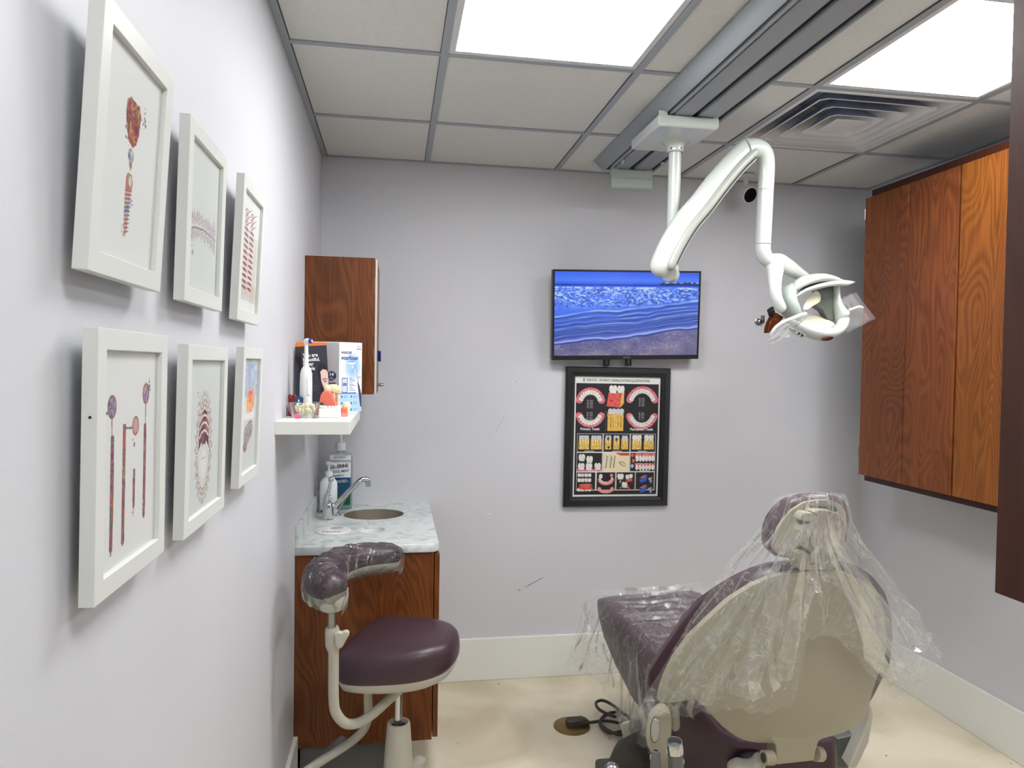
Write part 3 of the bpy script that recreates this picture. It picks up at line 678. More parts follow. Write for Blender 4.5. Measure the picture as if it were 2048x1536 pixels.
c.line([(.64,1.0),(.70,1.05),(.80,1.35),(.84,1.6),(.92,2.0),(.96,2.4)],.05,(236,238,246)); c.line([(.61,1.02),(.67,1.0),(.74,1.1),(.83,1.5),(.90,2.1),(.95,2.5)],.02,(70,70,110)); c.poly([(.80,1.55),(.9,1.7),(1,2.1),(1,2.6),(.93,2.5)],(60,56,90))
for q in range(9): c.rect(.44,1.40+q*.06,.56+.08*((q*7)%3),1.425+q*.06,(110,130,170))
c.rect(.80,1.36,.96,1.38,(90,120,180)); c.rect(.82,1.42,.95,1.435,(90,120,180)); c.rect(.38,.74,.70,.86,(228,234,246)); c.rect(.76,.14,.96,.16,(60,120,180)); c.rect(.76,.24,.96,.27,(70,80,110))
P0 = sB+n1*.0007+Vector((0,0,BH)); fp_ = c.build('front_print', MT['art'], P0, d1*wf, (0,0,-BH), t)
text('waterpik', .0165, sB+d1*.007+n1*.0012+Vector((0,0,BH-.040)), d1, (0,0,1), MT['navyink'], fp_, bold=.0002, sx=.7)
text('waterflosser', .021, sB+d1*.007+n1*.0012+Vector((0,0,BH-.061)), d1, (0,0,1), MT['blueink'], fp_, bold=.0004, sx=.64)
text('ADVANCED', .007, sB+d1*.033+n1*.0012+Vector((0,0,BH-.070)), d1, (0,0,1), MT['greyink'], fp_, sx=.7)
d0 = (sB-sA).normalized(); n0 = Vector((d0.y, -d0.x, 0))
bc = sA+d0*.103+n0*.0012+Vector((0,0,BH-.118))
k = MB(); k.lathe(bc, [(.0165,0),(.0165,.0004)], 28, axis=n0); bd_ = k.build('badge', MT['navyink'], t)
text('14', .0165, bc+n0*.0012+Vector((0,0,.000)), d0, (0,0,1), MT['whiteink'], bd_, align='CENTER', bold=.0006)
text('Year\nWarranty', .0055, bc+n0*.0012+Vector((0,0,-.007)), d0, (0,0,1), MT['whiteink'], bd_, align='CENTER')
text('Removes\nGermsaround\nMouthand\nBraces', .0082, bc+n0*.0004+Vector((0,0,-.027)), d0, (0,0,1), MT['ink'], t, align='CENTER', bold=.0002)
text('clinically proven\ngentle and easy\nto use every day', .005, bc+n0*.0004+Vector((0,0,-.061)), d0, (0,0,1), MT['greyink'], t, align='CENTER')

# dark booklets leaning on the carton
def leaning(name, loc, w, h, th, m, lean, yawr, label, cat, tilt=0.0):
    t_ = thing(name, loc, label, cat, rot=(-lean, tilt, yawr))
    MB().box(0, w, 0, th, 0, h).build('cover', m, t_, smooth=0, bevel=.0005, local=True)
    return t_
t = leaning('folder', (.002, 2.50, Z0), .10, .240, .008, MT['orange'], .05, .0, 'orange topped folder behind the dark booklets on the shelf', 'folder')
MB().box(0, .10, -.0008, 0, 0, .224).build('front_sheet', MT['booksp'], t, smooth=0, local=True)
t = leaning('booklet', (.008, 2.455, Z0), .07, .222, .006, MT['brown'], .07, .02, 'slate blue booklet half hidden behind the electric toothbrush', 'booklet', -.02)
MB().add([(.0,-.0008,0),(.022,-.0008,0),(.016,-.0008,.07),(.012,-.0008,.15),(0,-.0008,.18)], [(0,1,2,3,4)]).build('cover_print', MT['booksp'], t, smooth=0, local=True)
t = leaning('brochure', (.040, 2.435, Z0), .084, .224, .004, MT['bookdark'], .06, .02, 'dark brochure with white lettering and a half face of a dark haired woman', 'brochure', -.07)
c = Canvas(.084, .224, 90, (46,48,62))
c.Y = c.Y+.17
c.poly([(.56,1.1),(.66,.90),(.82,.86),(.93,1.0),(1,1.3),(1,2.67),(.62,2.67),(.66,2.2),(.70,1.7),(.60,1.4)],(24,22,26))
c.poly([(.70,1.22),(.80,1.12),(.95,1.16),(1,1.3),(1,2.35),(.94,2.3),(.82,1.95),(.72,1.6)],(238,202,192)); c.ell(.86,1.62,.07,.035,(240,240,236)); c.ell(.865,1.62,.03,.033,(40,34,34)); c.line([(.77,1.53),(.85,1.505),(.95,1.52)],.03,(60,44,40)); c.line([(.78,1.60),(.86,1.575),(.94,1.61)],.016,(30,24,26)); c.poly([(.96,1.6),(1,1.6),(1,2.0),(.95,1.95)],(222,176,164)); c.line([(.70,1.3),(.66,1.7),(.72,2.3)],.03,(40,34,38))
c.Y = c.Y-.17
c.line([(.3,1.72),(.52,1.60)],.02,(90,100,130)); c.line([(.3,1.82),(.54,1.74)],.018,(80,90,120))
cp_ = c.build('cover_print', MT['art'], (0,-.0008,.224), (.084,0,0), (0,0,-.224), t, local=True)
text('You are\nbeautiful.\nEnter\nwhole\nlight.', .0165, (.005,-.0016,.188), (1,0,0), (0,0,1), MT['whiteink'], cp_, local=True, bold=.0004, sx=.92)

t = thing('electric_toothbrush', (.057, 2.33, Z0), 'white electric toothbrush with blue bristle head standing on the shelf', 'toothbrush')
k = MB(); k.lathe((.057,2.33,Z0), [(.016,0),(.0185,.004),(.0195,.03),(.0195,.10),(.0185,.135),(.015,.148),(.010,.156),(.009,.158)], 24); k.build('handle', MT['bright'], t)
k = MB(); k.lathe((.057,2.33,Z0+.158), [(.0088,0),(.0085,.004),(.0072,.01),(.0062,.05),(.0058,.068),(.004,.07)], 18); k.build('brush_stem', MT['bright'], t)
k = MB(); k.tube([(.052,2.331,Z0+.236),(.057,2.33,Z0+.238),(.066,2.327,Z0+.238)], [.0065,.0085,.0085], 16); k.tube([(.057,2.33,Z0+.224),(.057,2.33,Z0+.240)], [.006,.008], 14); k.build('brush_head', MT['bright'], t)
k = MB(); k.cyl((.0665,2.327,Z0+.238),(.0735,2.325,Z0+.238),.0078,18); k.build('bristles', MT['blue'], t)
k = MB(); k.cyl((.0735,2.325,Z0+.238),(.0760,2.3245,Z0+.238),.0042,14); k.build('bristle_centre', MT['whiteink'], t)
k = MB(); k.tube([(.0655,2.316,Z0+.07),(.0655,2.316,Z0+.122)], [.007,.0068], 14, round_end=True, flat=1); k.build('switch', MT['boxwhite'], t)

# clear scoop of yellow teeth
t = thing('clear_container', (.06, 2.25, Z0), 'clear acrylic container full of yellowed teeth at the shelf front', 'container')
k = MB(); k.loft([rr(.062,2.25,a,b_,Z0+z,32,4) for z, a, b_ in ((.001,.034,.022),(.046,.046,.03),(.047,.044,.028),(.004,.032,.020))], c0=True, c1=True); k.build('cup', MT['acrylic'], t)
q = random.Random(3)
for i in range(48):
    a = q.random()*6.28; zz = Z0+.010+.028*q.random(); r_ = (.024+.2*(zz-Z0-.01))*math.sqrt(q.random())
    x_, y_ = .064+r_*math.cos(a), 2.25+.6*r_*math.sin(a)
    o = MB().loft([rr(x_+dx,y_,.0042*s_,.0036*s_,zz+dz,10,3) for dz, s_, dx in ((-.008,.3,.001),(-.003,.7,.0005),(.002,1,0),(.006,1.05,0),(.008,.7,0))]).build('loose_tooth', MT['ivory'], None)
    tag(o, 'small yellowed tooth heaped inside the clear container on the shelf', 'tooth', 'loose teeth in the clear container')
t = thing('clear_clip', (.022, 2.23, Z0), 'small clear plastic scoop handle leaning on the wall end of the shelf', 'scoop')
k = MB(); k.tube([(.012,2.225,Z0+.046),(.022,2.222,Z0+.028),(.036,2.215,Z0+.004)], [.004,.0035,.003], 10, round_end=True); k.build('handle', MT['acrylic'], t)
k = MB(); k.lathe((.0105,2.224,Z0+.047), [(.006,-.002),(.0065,0),(.006,.002)], 14, axis=(.3,-1,0)); k.build('knob', MT['acrylic'], t)
t = thing('sample_pack', (.020, 2.31, Z0), 'dark red sample pack with navy heart shapes standing by the wall', 'pack')
k = MB(); k.box(.006,.034,2.305,2.32,Z0,Z0+.060); k.build('pack_body', MT['red'], t, smooth=0, bevel=.003)
for xx in (.012,.024): MB().ball((xx,2.312,Z0+.060), .0075, .007, .010, 12).build('lobe', MT['red'], t)
k = MB(); k.prism([(.028,2.298,Z0+.03),(.050,2.298,Z0+.03),(.053,2.298,Z0+.056),(.046,2.298,Z0+.064),(.040,2.298,Z0+.058),(.034,2.298,Z0+.064),(.027,2.298,Z0+.056)], (0,.006,0)); k.build('heart_panel', MT['bnavy'], t, smooth=0)
k = MB(); k.box(.033,.046,2.2972,2.2978,Z0+.040,Z0+.043); k.box(.037,.041,2.2972,2.2978,Z0+.045,Z0+.053); k.build('pack_print', MT['whiteink'], t, smooth=0)

t = thing('implant_model', (.12, 2.37, Z0), 'coral pink implant demonstration model with yellowed crowns on the shelf', 'dental model')
k = MB(); k.prism([(.082,2.345,Z0),(.086,2.345,Z0+.022),(.095,2.345,Z0+.036),(.101,2.345,Z0+.068),(.110,2.345,Z0+.079),(.126,2.345,Z0+.080),(.137,2.345,Z0+.070),(.150,2.345,Z0+.034),(.156,2.345,Z0+.024),(.157,2.345,Z0)], (0,.05,0)); k.build('gum_block', MT['coral'], t, smooth=20, bevel=.004, seg=3)
for xx, yy, zz, r_ in ((.120,2.375,.086,.012),(.139,2.378,.088,.013),(.153,2.382,.084,.0115)):
    k = MB(); k.loft([rr(xx,yy,r_*s_,r_*.9*s_,Z0+zz+dz,16,3) for dz, s_ in ((-.014,.75),(-.006,1.02),(.004,1.05),(.010,.9),(.012,.6))]); 
    k.lathe((xx,yy,Z0+zz-.07), [(.002,.0),(.0045,.02),(.0055,.056)], 12, c0=True)
    k.build('crown', MT['ivory'], t)
t = thing('dental_cast', (.135, 2.27, Z0), 'white stone cast of an arch of teeth at the shelf front', 'dental model')
k = MB(); B = [(.103,2.248),(.106,2.238),(.166,2.238),(.172,2.25),(.168,2.29),(.108,2.29)]
k.loft([[(x_,y_,Z0) for x_,y_ in B],[(x_,y_,Z0+.006) for x_,y_ in B],[(x_*.96+.0055,y_*.98+.045,Z0+.028) for x_,y_ in B]]); k.build('base', MT['stonew'], t, smooth=0, bevel=.003)
for i in range(9):
    a = math.pi*(i/8); xx = .137-.028*math.cos(a); yy = 2.272-.026*math.sin(a)
    MB().loft([rr(xx,yy,.0048*s_,.0042*s_,Z0+.026+dz,12,3) for dz, s_ in ((0,.9),(.005,1.05),(.009,.95),(.011,.6))]).build('tooth', MT['stonew'], t)
t = thing('gum_model', (.185, 2.33, Z0), 'coral gum block with a pale tooth at the shelf corner', 'dental model')
k = MB(); k.box(.168,.186,2.30,2.335,Z0+.010,Z0+.027); k.build('gum_block', MT['coral'], t, smooth=0, bevel=.002)
k = MB(); k.box(.160,.188,2.294,2.338,Z0,Z0+.011); k.build('base', MT['pinkgum'], t, smooth=0, bevel=.002)
k = MB(); k.loft([rr(.182,2.345,.012*s_,.010*s_,Z0+dz,14,3) for dz, s_ in ((.004,.8),(.02,1),(.034,1.1),(.042,.9),(.044,.5))]); k.build('crown', MT['ivory'], t)
t = thing('retainer', (.055, 2.20, Z0), 'pink and clear wire retainer lying at the front edge of the shelf', 'retainer')
k = MB(); k.lathe((.048,2.197,Z0+.0075), [(.003,-.004),(.0085,-.003),(.0085,.003),(.003,.004)], 16, axis=(.3,-1,.2)); k.build('pink_plate', MT['pink'], t)
k = MB(); k.tube(catmull([(.052,2.20,Z0+.003),(.062,2.195,Z0+.006),(.075,2.20,Z0+.003),(.088,2.21,Z0+.002)],4), .003, 8, round_end=True); k.build('clear_wire', MT['acrylic'], t)
k = MB(); k.tube([(.088,2.215,Z0+.002),(.10,2.222,Z0+.002),(.106,2.23,Z0+.004)], .0016, 6); k.build('wire', MT['steel'], t)
k = MB(); k.box(.100,.110,2.335,2.342,Z0,Z0+.042); o = k.build('green_tag', MT['bgreen'], smooth=0); tag(o, 'small dark green tag standing between the container and the coral model', 'tag')
k = MB(); k.box(.02,.055,2.15,2.185,Z0,Z0+.0012); o = k.build('card_slip', MT['mount'], smooth=0); tag(o, 'thin white card slip lying flat on the shelf near the wall', 'card')
# ------------------------------------------------------------------ back wall: screen, poster, camera, hook
# television: tilted a little forward, wide face towards the room
TVW, TVH = .724, .420
t = thing('television', (1.416, 3.222, 1.744), 'flat black television showing a blue beach, on the back wall', 'television', rot=(.085, math.radians(-1.45), 0))
MB().box(-TVW/2, TVW/2, .004, .035, -TVH/2, TVH/2).build('casing', MT['black'], t, smooth=0, bevel=.004, local=True)
bz = MB(); e1, eb = .009, .021
for a in ((-TVW/2, -TVW/2+e1, -TVH/2+eb, TVH/2-e1), (TVW/2-e1, TVW/2, -TVH/2+eb, TVH/2-e1), (-TVW/2, TVW/2, TVH/2-e1, TVH/2), (-TVW/2, TVW/2, -TVH/2, -TVH/2+eb)): bz.box(a[0], a[1], -.003, .006, a[2], a[3])
bzo = bz.build('bezel', MT['black'], t, smooth=0, bevel=.0012, local=True)
MB().box(-.16, .16, .034, .07, -.16, .12).build('rear_housing', MT['black'], t, smooth=0, bevel=.006, local=True)
text('INSIGNIA', .0085, (0, -.0036, -TVH/2+.0075), (1,0,0), (0,0,1), MT['logo'], bzo, local=True, align='CENTER', bold=.0001)
for sx_ in (-.098, .012):
    k = MB(); k.box(sx_, sx_+.011, .045, .055, -.243, -.12); k.box(sx_+.022, sx_+.031, .05, .056, -.243, -.17); k.box(sx_, sx_+.031, .047, .058, -.244, -.236)
    k.build('mount_bracket', MT['black'], t, smooth=0, local=True)
sw, sh = TVW-2*e1, TVH-e1-eb
c = Canvas(sw, sh, 300, (40,80,230)); hh = c.H; v = c.Y/hh; u = c.X
n1_ = vnoise(c.ny, c.nx, 75, 55, 1)*.6+vnoise(c.ny, c.nx, 120, 100, 11)*.4; n2_ = vnoise(c.ny, c.nx, 60, 60, 2); n5_ = vnoise(c.ny, c.nx, 24, 8, 15); n3_ = vnoise(c.ny, c.nx, 10, 14, 3); n4_ = vnoise(c.ny, c.nx, 130, 110, 4)
def mixf(f, col):
    f = np.clip(f, 0, 1)[..., None]; c.A = c.A*(1-f)+np.array(col, float)*f
st = lambda x, a, b_: np.clip((x-a)/(b_-a), 0, 1)
mixf(st(v, 0, .12), (76,132,246)); mixf((1-u)*.25*(1-st(v,.0,.12)), (120,170,250))
mixf((v > .115)*1.0, (64,104,236)); mixf(((v > .145) & (v < .175))*(.5+.5*n3_), (20,60,170))
mixf(st(v, .165, .18)*1.0, (72,118,240)); mixf((v > .18)*st(n1_, .35, .65)*.85*(1-st(v, .36, .46)), (206,228,255)); mixf((v > .2)*(v < .42)*st(n1_*.6+n2_*.4, .56, .62)*.75, (24,58,160))
mixf((v > .12)*(v < .155)*(u > .72)*1.0, (18,42,96)); mixf((v > .118)*(v < .13)*(u > .72)*st(n2_, .5, .7), (150,190,250))
w_ = v+.19*(u-.5)+.012*np.sin(9*u)+.03*(n3_-.5)       # slanted wave coordinate
f0 = st(w_, .40, .45); mixf(f0, (70,112,232))
mixf(st(w_, .42, .75)*.8, (84,98,176)); 
for a, wd, br in ((.445,.012,.9),(.50,.009,.7),(.545,.010,.6),(.60,.010,.65),(.625,.007,.4),(.69,.011,.7),(.655,.006,.3)):
    mixf(br*(.25+.75*st(n5_,.25,.7))*np.exp(-((w_-a+.012*(n5_-.5))/(wd*.7))**2), (206,222,255)); mixf((.25+.5*n5_)*np.exp(-((w_-a-.02)/.016)**2), (34,60,140))
mixf(st(w_, .75, .765), (104,104,150)); mixf(np.exp(-((w_-.758)/.012)**2)*.9, (168,186,252)); mixf(np.exp(-((w_-.778)/.008)**2)*.9, (30,50,150))
mixf(st(w_, .80, .98)*.8, (122,114,140)); mixf(st(w_, .78, .8)*st(n4_*.3+n2_*.3+n3_*.4, .55, .75)*.4, (190,180,190)); mixf(st(w_, .78, .8)*st(1-n4_*.3-n2_*.3-n3_*.4, .52, .75)*.4, (50,56,110)); mixf(st(w_,.9,1.1)*st(u,.75,1)*st(n2_,.3,.7)*.6, (50,60,130))
c.build('screen', MT['screen'], (-sw/2, -.0008, TVH/2-e1), (sw, 0, 0), (0, 0, -sh), t, local=True)

# consultation poster
PW, PH = .524, .674
t = thing('dental_poster', (1.1385, 3.295, .824), 'black framed dental illustration poster below the television', 'poster', rot=(0, math.radians(.3), 0))
fr = MB(); prof = [(0,.02),(0,-.004),(.004,-.008),(.026,-.008),(.030,-.004),(.044,-.001),(.047,.006),(.047,.01)]
fr.loft([[(i,d,i),(PW-i,d,i),(PW-i,d,PH-i),(i,d,PH-i)] for i, d in prof], 0, False, False); fr.build('frame', MT['satinblack'], t, smooth=0, local=True)
a_ = .0465; pw, ph = PW-2*a_, PH-2*a_
MB().box(a_-.01, PW-a_+.01, .0105, .014, a_-.01, PH-a_+.01).build('backing', MT['mount'], t, smooth=0, local=True)
c = Canvas(pw, ph, 260, (236,236,232)); h = c.H
c.rect(.018,.075,.982,h-.02,(22,20,22)); c.rect(.035,h-.05,.965,h-.035,(22,20,22))
c.rect(.095,.02,.112,.028,(40,120,190)); c.rect(.095,.030,.102,.06,(60,130,190)); c.rect(.108,.030,.115,.06,(60,130,190)); c.rect(.095,.038,.115,.046,(60,130,190)); c.rect(.12,.066,.98,.069,(90,150,190))
GUM = c.water([(222,96,110),(236,140,150),(206,80,96)], 5, 30); TTH = c.water([(206,204,200),(248,246,240),(226,224,220)], 6, 70); BON = c.water([(206,160,40),(240,206,110),(222,180,60),(248,224,150)], 8, 46); RED = c.water([(196,50,46),(232,110,100),(216,80,70)], 9, 30)
def arch(cx, cy, rx, ry, sgn, n, tw, spread=1.25):
    for k in range(70):
        a = (k/69-.5)*2*spread; c.ell(cx+rx*math.sin(a), cy-sgn*ry*math.cos(a), tw*1.12, tw*1.0, GUM)
    for k in range(n):
        a = ((k+.5)/n-.5)*2*spread; r_ = .90
        c.ell(cx+rx*r_*math.sin(a), cy-sgn*ry*r_*math.cos(a), tw*.66, tw*.82, (150,140,138), 1, a*sgn); c.ell(cx+rx*r_*math.sin(a), cy-sgn*ry*r_*math.cos(a), tw*.58, tw*.74, TTH, 1, a*sgn)
arch(.185,.315,.135,.155,1,10,.037); arch(.185,.39,.135,.145,-1,10,.036)
arch(.79,.31,.155,.175,1,14,.036); arch(.79,.385,.155,.17,-1,14,.034)
for cx_, y0 in ((.185,.265),(.185,.40),(.79,.235),(.79,.395)):
    for k in range(7): c.rect(cx_-.04, y0+.014*k, cx_-.02, y0+.014*k+.006, (170,170,170)); c.rect(cx_-.008, y0+.014*k, cx_+.028, y0+.014*k+.006, (150,150,150))
def tooth(x, y, w, h_, col): # crown with two cusps
    c.ell(x-w*.24,y,w*.3,h_*.6,col); c.ell(x+w*.24,y,w*.3,h_*.6,col); c.poly([(x-w*.5,y),(x+w*.5,y),(x+w*.4,y+h_*.7),(x-w*.4,y+h_*.7)],col)
c.poly([(.395,.17),(.56,.17),(.578,.13),(.572,.29),(.53,.345),(.372,.33)],RED); c.poly([(.53,.345),(.545,.2),(.575,.17),(.572,.30)],BON); tooth(.445,.135,.085,.07,TTH); tooth(.535,.135,.08,.065,TTH)
c.poly([(.385,.40),(.575,.40),(.572,.61),(.39,.61)],BON); c.rect(.40,.42,.45,.44,(232,150,20)); tooth(.44,.385,.09,.05,(206,212,226)); tooth(.53,.385,.09,.05,(206,212,226))
for x in (.43,.46,.52,.55): c.poly([(x-.013,.43),(x+.013,.43),(x+.004,.58),(x-.004,.58)],(244,214,120)); c.line([(x-.013,.43),(x-.006,.58)],.006,(170,110,30)); c.line([(x,.44),(x,.56)],.005,(190,130,50))
for k in range(8): c.rect(.362,.39+k*.03,.374,.394+k*.03,(160,160,160))
def cell(x0, y0, x1, y1): c.rect(x0-.006,y0-.006,x1+.006,y1+.006,(236,236,232)); c.rect(x0,y0,x1,y1,(26,24,24))
Y1, Y2, Y3, Y4 = .645, .855, 1.075, h-.075
for x0, x1 in ((.045,.335),(.35,.65),(.665,.955)): cell(x0,Y1,x1,Y2-.01); cell(x0,Y2,x1,Y3-.01)
for k in range(4): cell(.045+.2305*k,Y3,.045+.2305*k+.2165,Y4)
for x0, w in ((.06,.12),(.20,.125),(.365,.075),(.46,.075),(.555,.08),(.68,.115),(.82,.12)):
    sub = x0 > .66
    c.poly([(x0,Y1+.07 if sub else Y1+.05),(x0+w,Y1+.07 if sub else Y1+.05),(x0+w,Y1+.17),(x0,Y1+.17)],BON)
    for q in range(2 if w > .1 else 1):
        xx = x0+w*(.27+.46*q) if w > .1 else x0+w/2; wd = .055 if w > .1 else .065
        for dx in (-.014,.014): c.poly([(xx+dx-.012,Y1+.05),(xx+dx+.012,Y1+.05),(xx+dx*1.3,Y1+.15)],(250,226,150)); c.line([(xx+dx-.012,Y1+.05),(xx+dx*1.3,Y1+.15)],.004,(150,100,30))
        tooth(xx,Y1+.035,wd,.035 if not sub else .05,TTH if sub else (206,212,226))
c.ell(.408,Y1+.15,.012,.016,(40,30,20)); c.ell(.40,Y1+.05,.012,.02,(60,40,20)); c.ell(.497,Y1+.06,.014,.02,(80,50,20))
c.rect(.045,Y3-.04,.335,Y3-.012,GUM)
for x, y in ((.10,Y2+.05),(.095,Y3-.07),(.19,Y2+.07),(.185,Y3-.07),(.285,Y3-.07)): tooth(x,y,.07,.06,TTH)
c.rect(.35,Y2,.65,Y3-.01,(240,226,186)); c.poly([(.48,Y2),(.65,Y2),(.65,Y2+.03),(.55,Y2+.03)],(206,70,70)); 
for x in (.375,.425,.465): c.poly([(x-.022,Y2+.02),(x+.022,Y2+.02),(x+.008,Y3-.05),(x-.012,Y3-.05)],(226,218,190)); c.line([(x+.02,Y2+.04),(x+.006,Y3-.05)],.008,(60,44,30))
c.ell(.56,Y2+.12,.07,.045,(236,226,196),1,.5); c.ell(.575,Y2+.125,.045,.022,(160,140,100),1,.5); c.ell(.58,Y2+.127,.035,.014,(226,214,180),1,.5)
c.rect(.72,Y2+.005,.95,Y2+.05,GUM); c.rect(.72,Y2+.115,.95,Y2+.14,GUM)
for k in range(6): c.ell(.745+k*.038,Y2+.065,.019,.035,TTH); c.ell(.745+k*.038,Y2+.165,.018,.032,TTH)
for k in range(3): c.ell(.69+.012*(k%2),Y2+.03+.06*k,.018,.022,RED if k<2 else (150,190,226))
for k in range(3):
    for q in range(4): tooth(.075+.04*q,Y3+.03+.055*k+(.05 if k==2 else 0),.036,.032,TTH)
c.ell(.15,Y3+.145,.08,.018,RED); c.ell(.15,Y4-.02,.085,.018,RED)
for k in range(24):
    a = (k/23)*math.pi; c.ell(.385-.075*math.cos(a),Y3+.08+.05*math.sin(a),.017,.016,(236,150,150)); c.ell(.385-.075*math.cos(a),Y3+.185+.035*math.sin(a),.019,.018,(236,160,156))
    if k % 2: c.ell(.385-.07*math.cos(a),Y3+.07+.05*math.sin(a),.011,.014,TTH)
c.ell(.325,Y3+.045,.022,.025,TTH); c.ell(.45,Y3+.035,.018,.018,(230,140,150))
c.poly([(.545,Y3+.19),(.64,Y3+.14),(.67,Y3+.19),(.64,Y4-.015),(.56,Y4-.02)],RED); c.poly([(.545,Y3+.19),(.57,Y3+.15),(.56,Y4-.02)],BON); tooth(.605,Y3+.14,.06,.05,TTH); tooth(.555,Y3+.045,.07,.05,TTH); c.rect(.545,Y3+.09,.56,Y3+.12,(190,190,190)); c.poly([(.615,Y3+.08),(.69,Y3+.07),(.70,Y3+.10),(.63,Y3+.115)],RED); tooth(.64,Y3+.05,.045,.04,TTH); tooth(.68,Y3+.04,.035,.035,TTH)
for dy in (0,.115):
    c.poly([(.775,Y3+.09+dy),(.82,Y3+.065+dy),(.865,Y3+.06+dy),(.86,Y3+.10+dy),(.80,Y3+.12+dy)],(50,96,206)); c.poly([(.775,Y3+.07+dy),(.84,Y3+.03+dy),(.875,Y3+.035+dy),(.83,Y3+.065+dy)],(206,110,90)); c.poly([(.88,Y3+.07+dy),(.93,Y3+.055+dy),(.92,Y3+.09+dy),(.9,Y3+.10+dy)],(220,150,140)); c.ell(.915,Y3+.105+dy,.014,.018,(120,160,220)); c.poly([(.84,Y3+.035+dy),(.868,Y3+.03+dy),(.862,Y3+.075+dy),(.85,Y3+.07+dy)],(60,110,216))
for x0, y0 in ((.13,Y2-.022),(.45,Y2-.022),(.75,Y2-.022),(.17,Y3-.022),(.78,Y3-.022)): c.rect(x0,y0,x0+.11,y0+.007,(210,210,210))
pp_ = c.build('print', MT['poster'], (a_, .010, PH-a_), (pw, 0, 0), (0, 0, -ph), t, local=True)
tp = lambda x, y: (a_+x*pw, .0094, PH-a_-y*pw)
text('DENTIST - PATIENT CONSULTATION ILLUSTRATIONS', .0165, tp(.135,.052), (1,0,0), (0,0,1), MT['ink'], pp_, local=True, sx=.80, bold=.0002)
text('Primary Teeth', .0165, tp(.185,.60), (1,0,0), (0,0,1), MT['whiteink'], pp_, local=True, align='CENTER', bold=.0004)
text('Permanent Teeth', .0165, tp(.79,.60), (1,0,0), (0,0,1), MT['whiteink'], pp_, local=True, align='CENTER', bold=.0004)
MB().add([(a_,.004,a_),(PW-a_,.004,a_),(PW-a_,.004,PH-a_),(a_,.004,PH-a_)], [(0,1,2,3)]).build('glass_pane', MT['pane'], t, smooth=0, local=True)

t = thing('security_camera', (1.985, 3.19, H-.001), 'white security camera with dark lens under the ceiling at the back wall', 'camera')
k = MB(); k.lathe((1.985,3.19,H-.001), [(.036,0),(.036,-.01),(.030,-.016),(.012,-.018)], 28); k.build('base', MT['ventw'], t)
k = MB(); k.cyl((1.985,3.19,H-.012),(1.982,3.19,2.372),.012); k.ball((1.982,3.19,2.37), .017); k.build('stem', MT['ventw'], t)
ax = Vector((.16,-.86,-.42)).normalized(); c0_ = Vector((1.972,3.20,2.348))
k = MB(); k.lathe(c0_, [(.018,-.012),(.026,.0),(.034,.02),(.0375,.045),(.0375,.066),(.0345,.068),(.0335,.064)], 28, axis=ax, c1=False); k.build('body', MT['ventw'], t)
k = MB(); k.lathe(c0_, [(.0338,.060),(.0338,.066),(.012,.069),(.011,.067),(.001,.068)], 28, axis=ax); k.build('lens', MT['navy'], t)
t = thing('wall_hook', (2.135, D, 1.738), 'small round metal wall hook on the back wall near the lamp', 'hook')
k = MB(); k.lathe((2.131,D,1.737), [(.017,0),(.017,.003),(.012,.005),(.009,.02),(.011,.024),(.008,.026)], 24, axis=(0,-1,0)); k.box(2.146,2.153,D-.026,D-.001,1.728,1.768); k.box(2.13,2.153,D-.026,D-.022,1.733,1.741)
k.build('hook_body', MT['nickel'], t)

# ------------------------------------------------------------------ ceiling rail with trolley and operatory lamp
t = thing('ceiling_rail', (1.36, 1.8, H-.04), 'long grey ceiling rail running to the back wall between the light panels', 'rail')
Y0, YE = .62, 3.12
def ext(P, m, name, y1=YE, y0=Y0, smooth=30):
    return MB().prism([(x, y0, z) for x, z in P], (0, y1-y0, 0)).build(name, m, t, smooth=smooth)
ext([(1.212,H-.002),(1.220,H-.010),(1.236,H-.026),(1.250,H-.039),(1.258,H-.043),(1.262,H-.041),(1.262,H-.037),(1.252,H-.032),(1.24,H-.02),(1.226,H-.004)], MT['alulight'], 'side_cover')
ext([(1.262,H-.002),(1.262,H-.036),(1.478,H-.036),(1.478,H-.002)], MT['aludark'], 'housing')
ext([(1.270,H-.034),(1.270,H-.044),(1.278,H-.047),(1.284,H-.044),(1.284,H-.034)], MT['alu'], 'inner_lip', 3.05)
ext([(1.289,H-.030),(1.289,H-.045),(1.296,H-.048),(1.352,H-.048),(1.357,H-.044),(1.357,H-.030)], MT['alu'], 'track_beam', 3.05)
ext([(1.377,H-.030),(1.377,H-.044),(1.382,H-.048),(1.448,H-.048),(1.454,H-.044),(1.454,H-.030)], MT['alu'], 'track_beam', 3.05)
ext([(1.474,H-.001),(1.474,H-.043),(1.480,H-.046),(1.484,H-.04),(1.484,H-.001)], MT['alu'], 'edge_trim')
k = MB(); k.box(1.205,1.262,YE,YE+.004,H-.046,H-.001); k.build('end_plate', MT['ventw'], t, smooth=0)
k = MB(); k.box(1.272,1.462,3.045,3.075,H-.135,H-.05); k.box(1.272,1.30,3.046,3.075,H-.05,H-.04); k.box(1.44,1.462,3.046,3.075,H-.05,H-.04); k.box(1.272,1.462,3.039,3.046,H-.132,H-.092); k.box(1.33,1.40,3.040,3.046,H-.093,H-.086); k.build('end_cap', MT['greyw'], t, smooth=0, bevel=.003)
for x in (1.286,1.462): MB().lathe((x,2.93,H-.046), [(.008,.0),(.008,-.012),(.005,-.016)], 14).build('end_stop', MT['plast'], t)
t = thing('operatory_lamp', (1.34, 2.5, 2.33), 'white dental operatory lamp on a jointed arm hanging from the ceiling rail', 'lamp')
k = MB()
pl = lambda i, z: [(1.228+i,2.365+i,z),(1.452-i,2.365+i,z),(1.452-i,2.655-i,z),(1.228+i,2.655-i,z)]
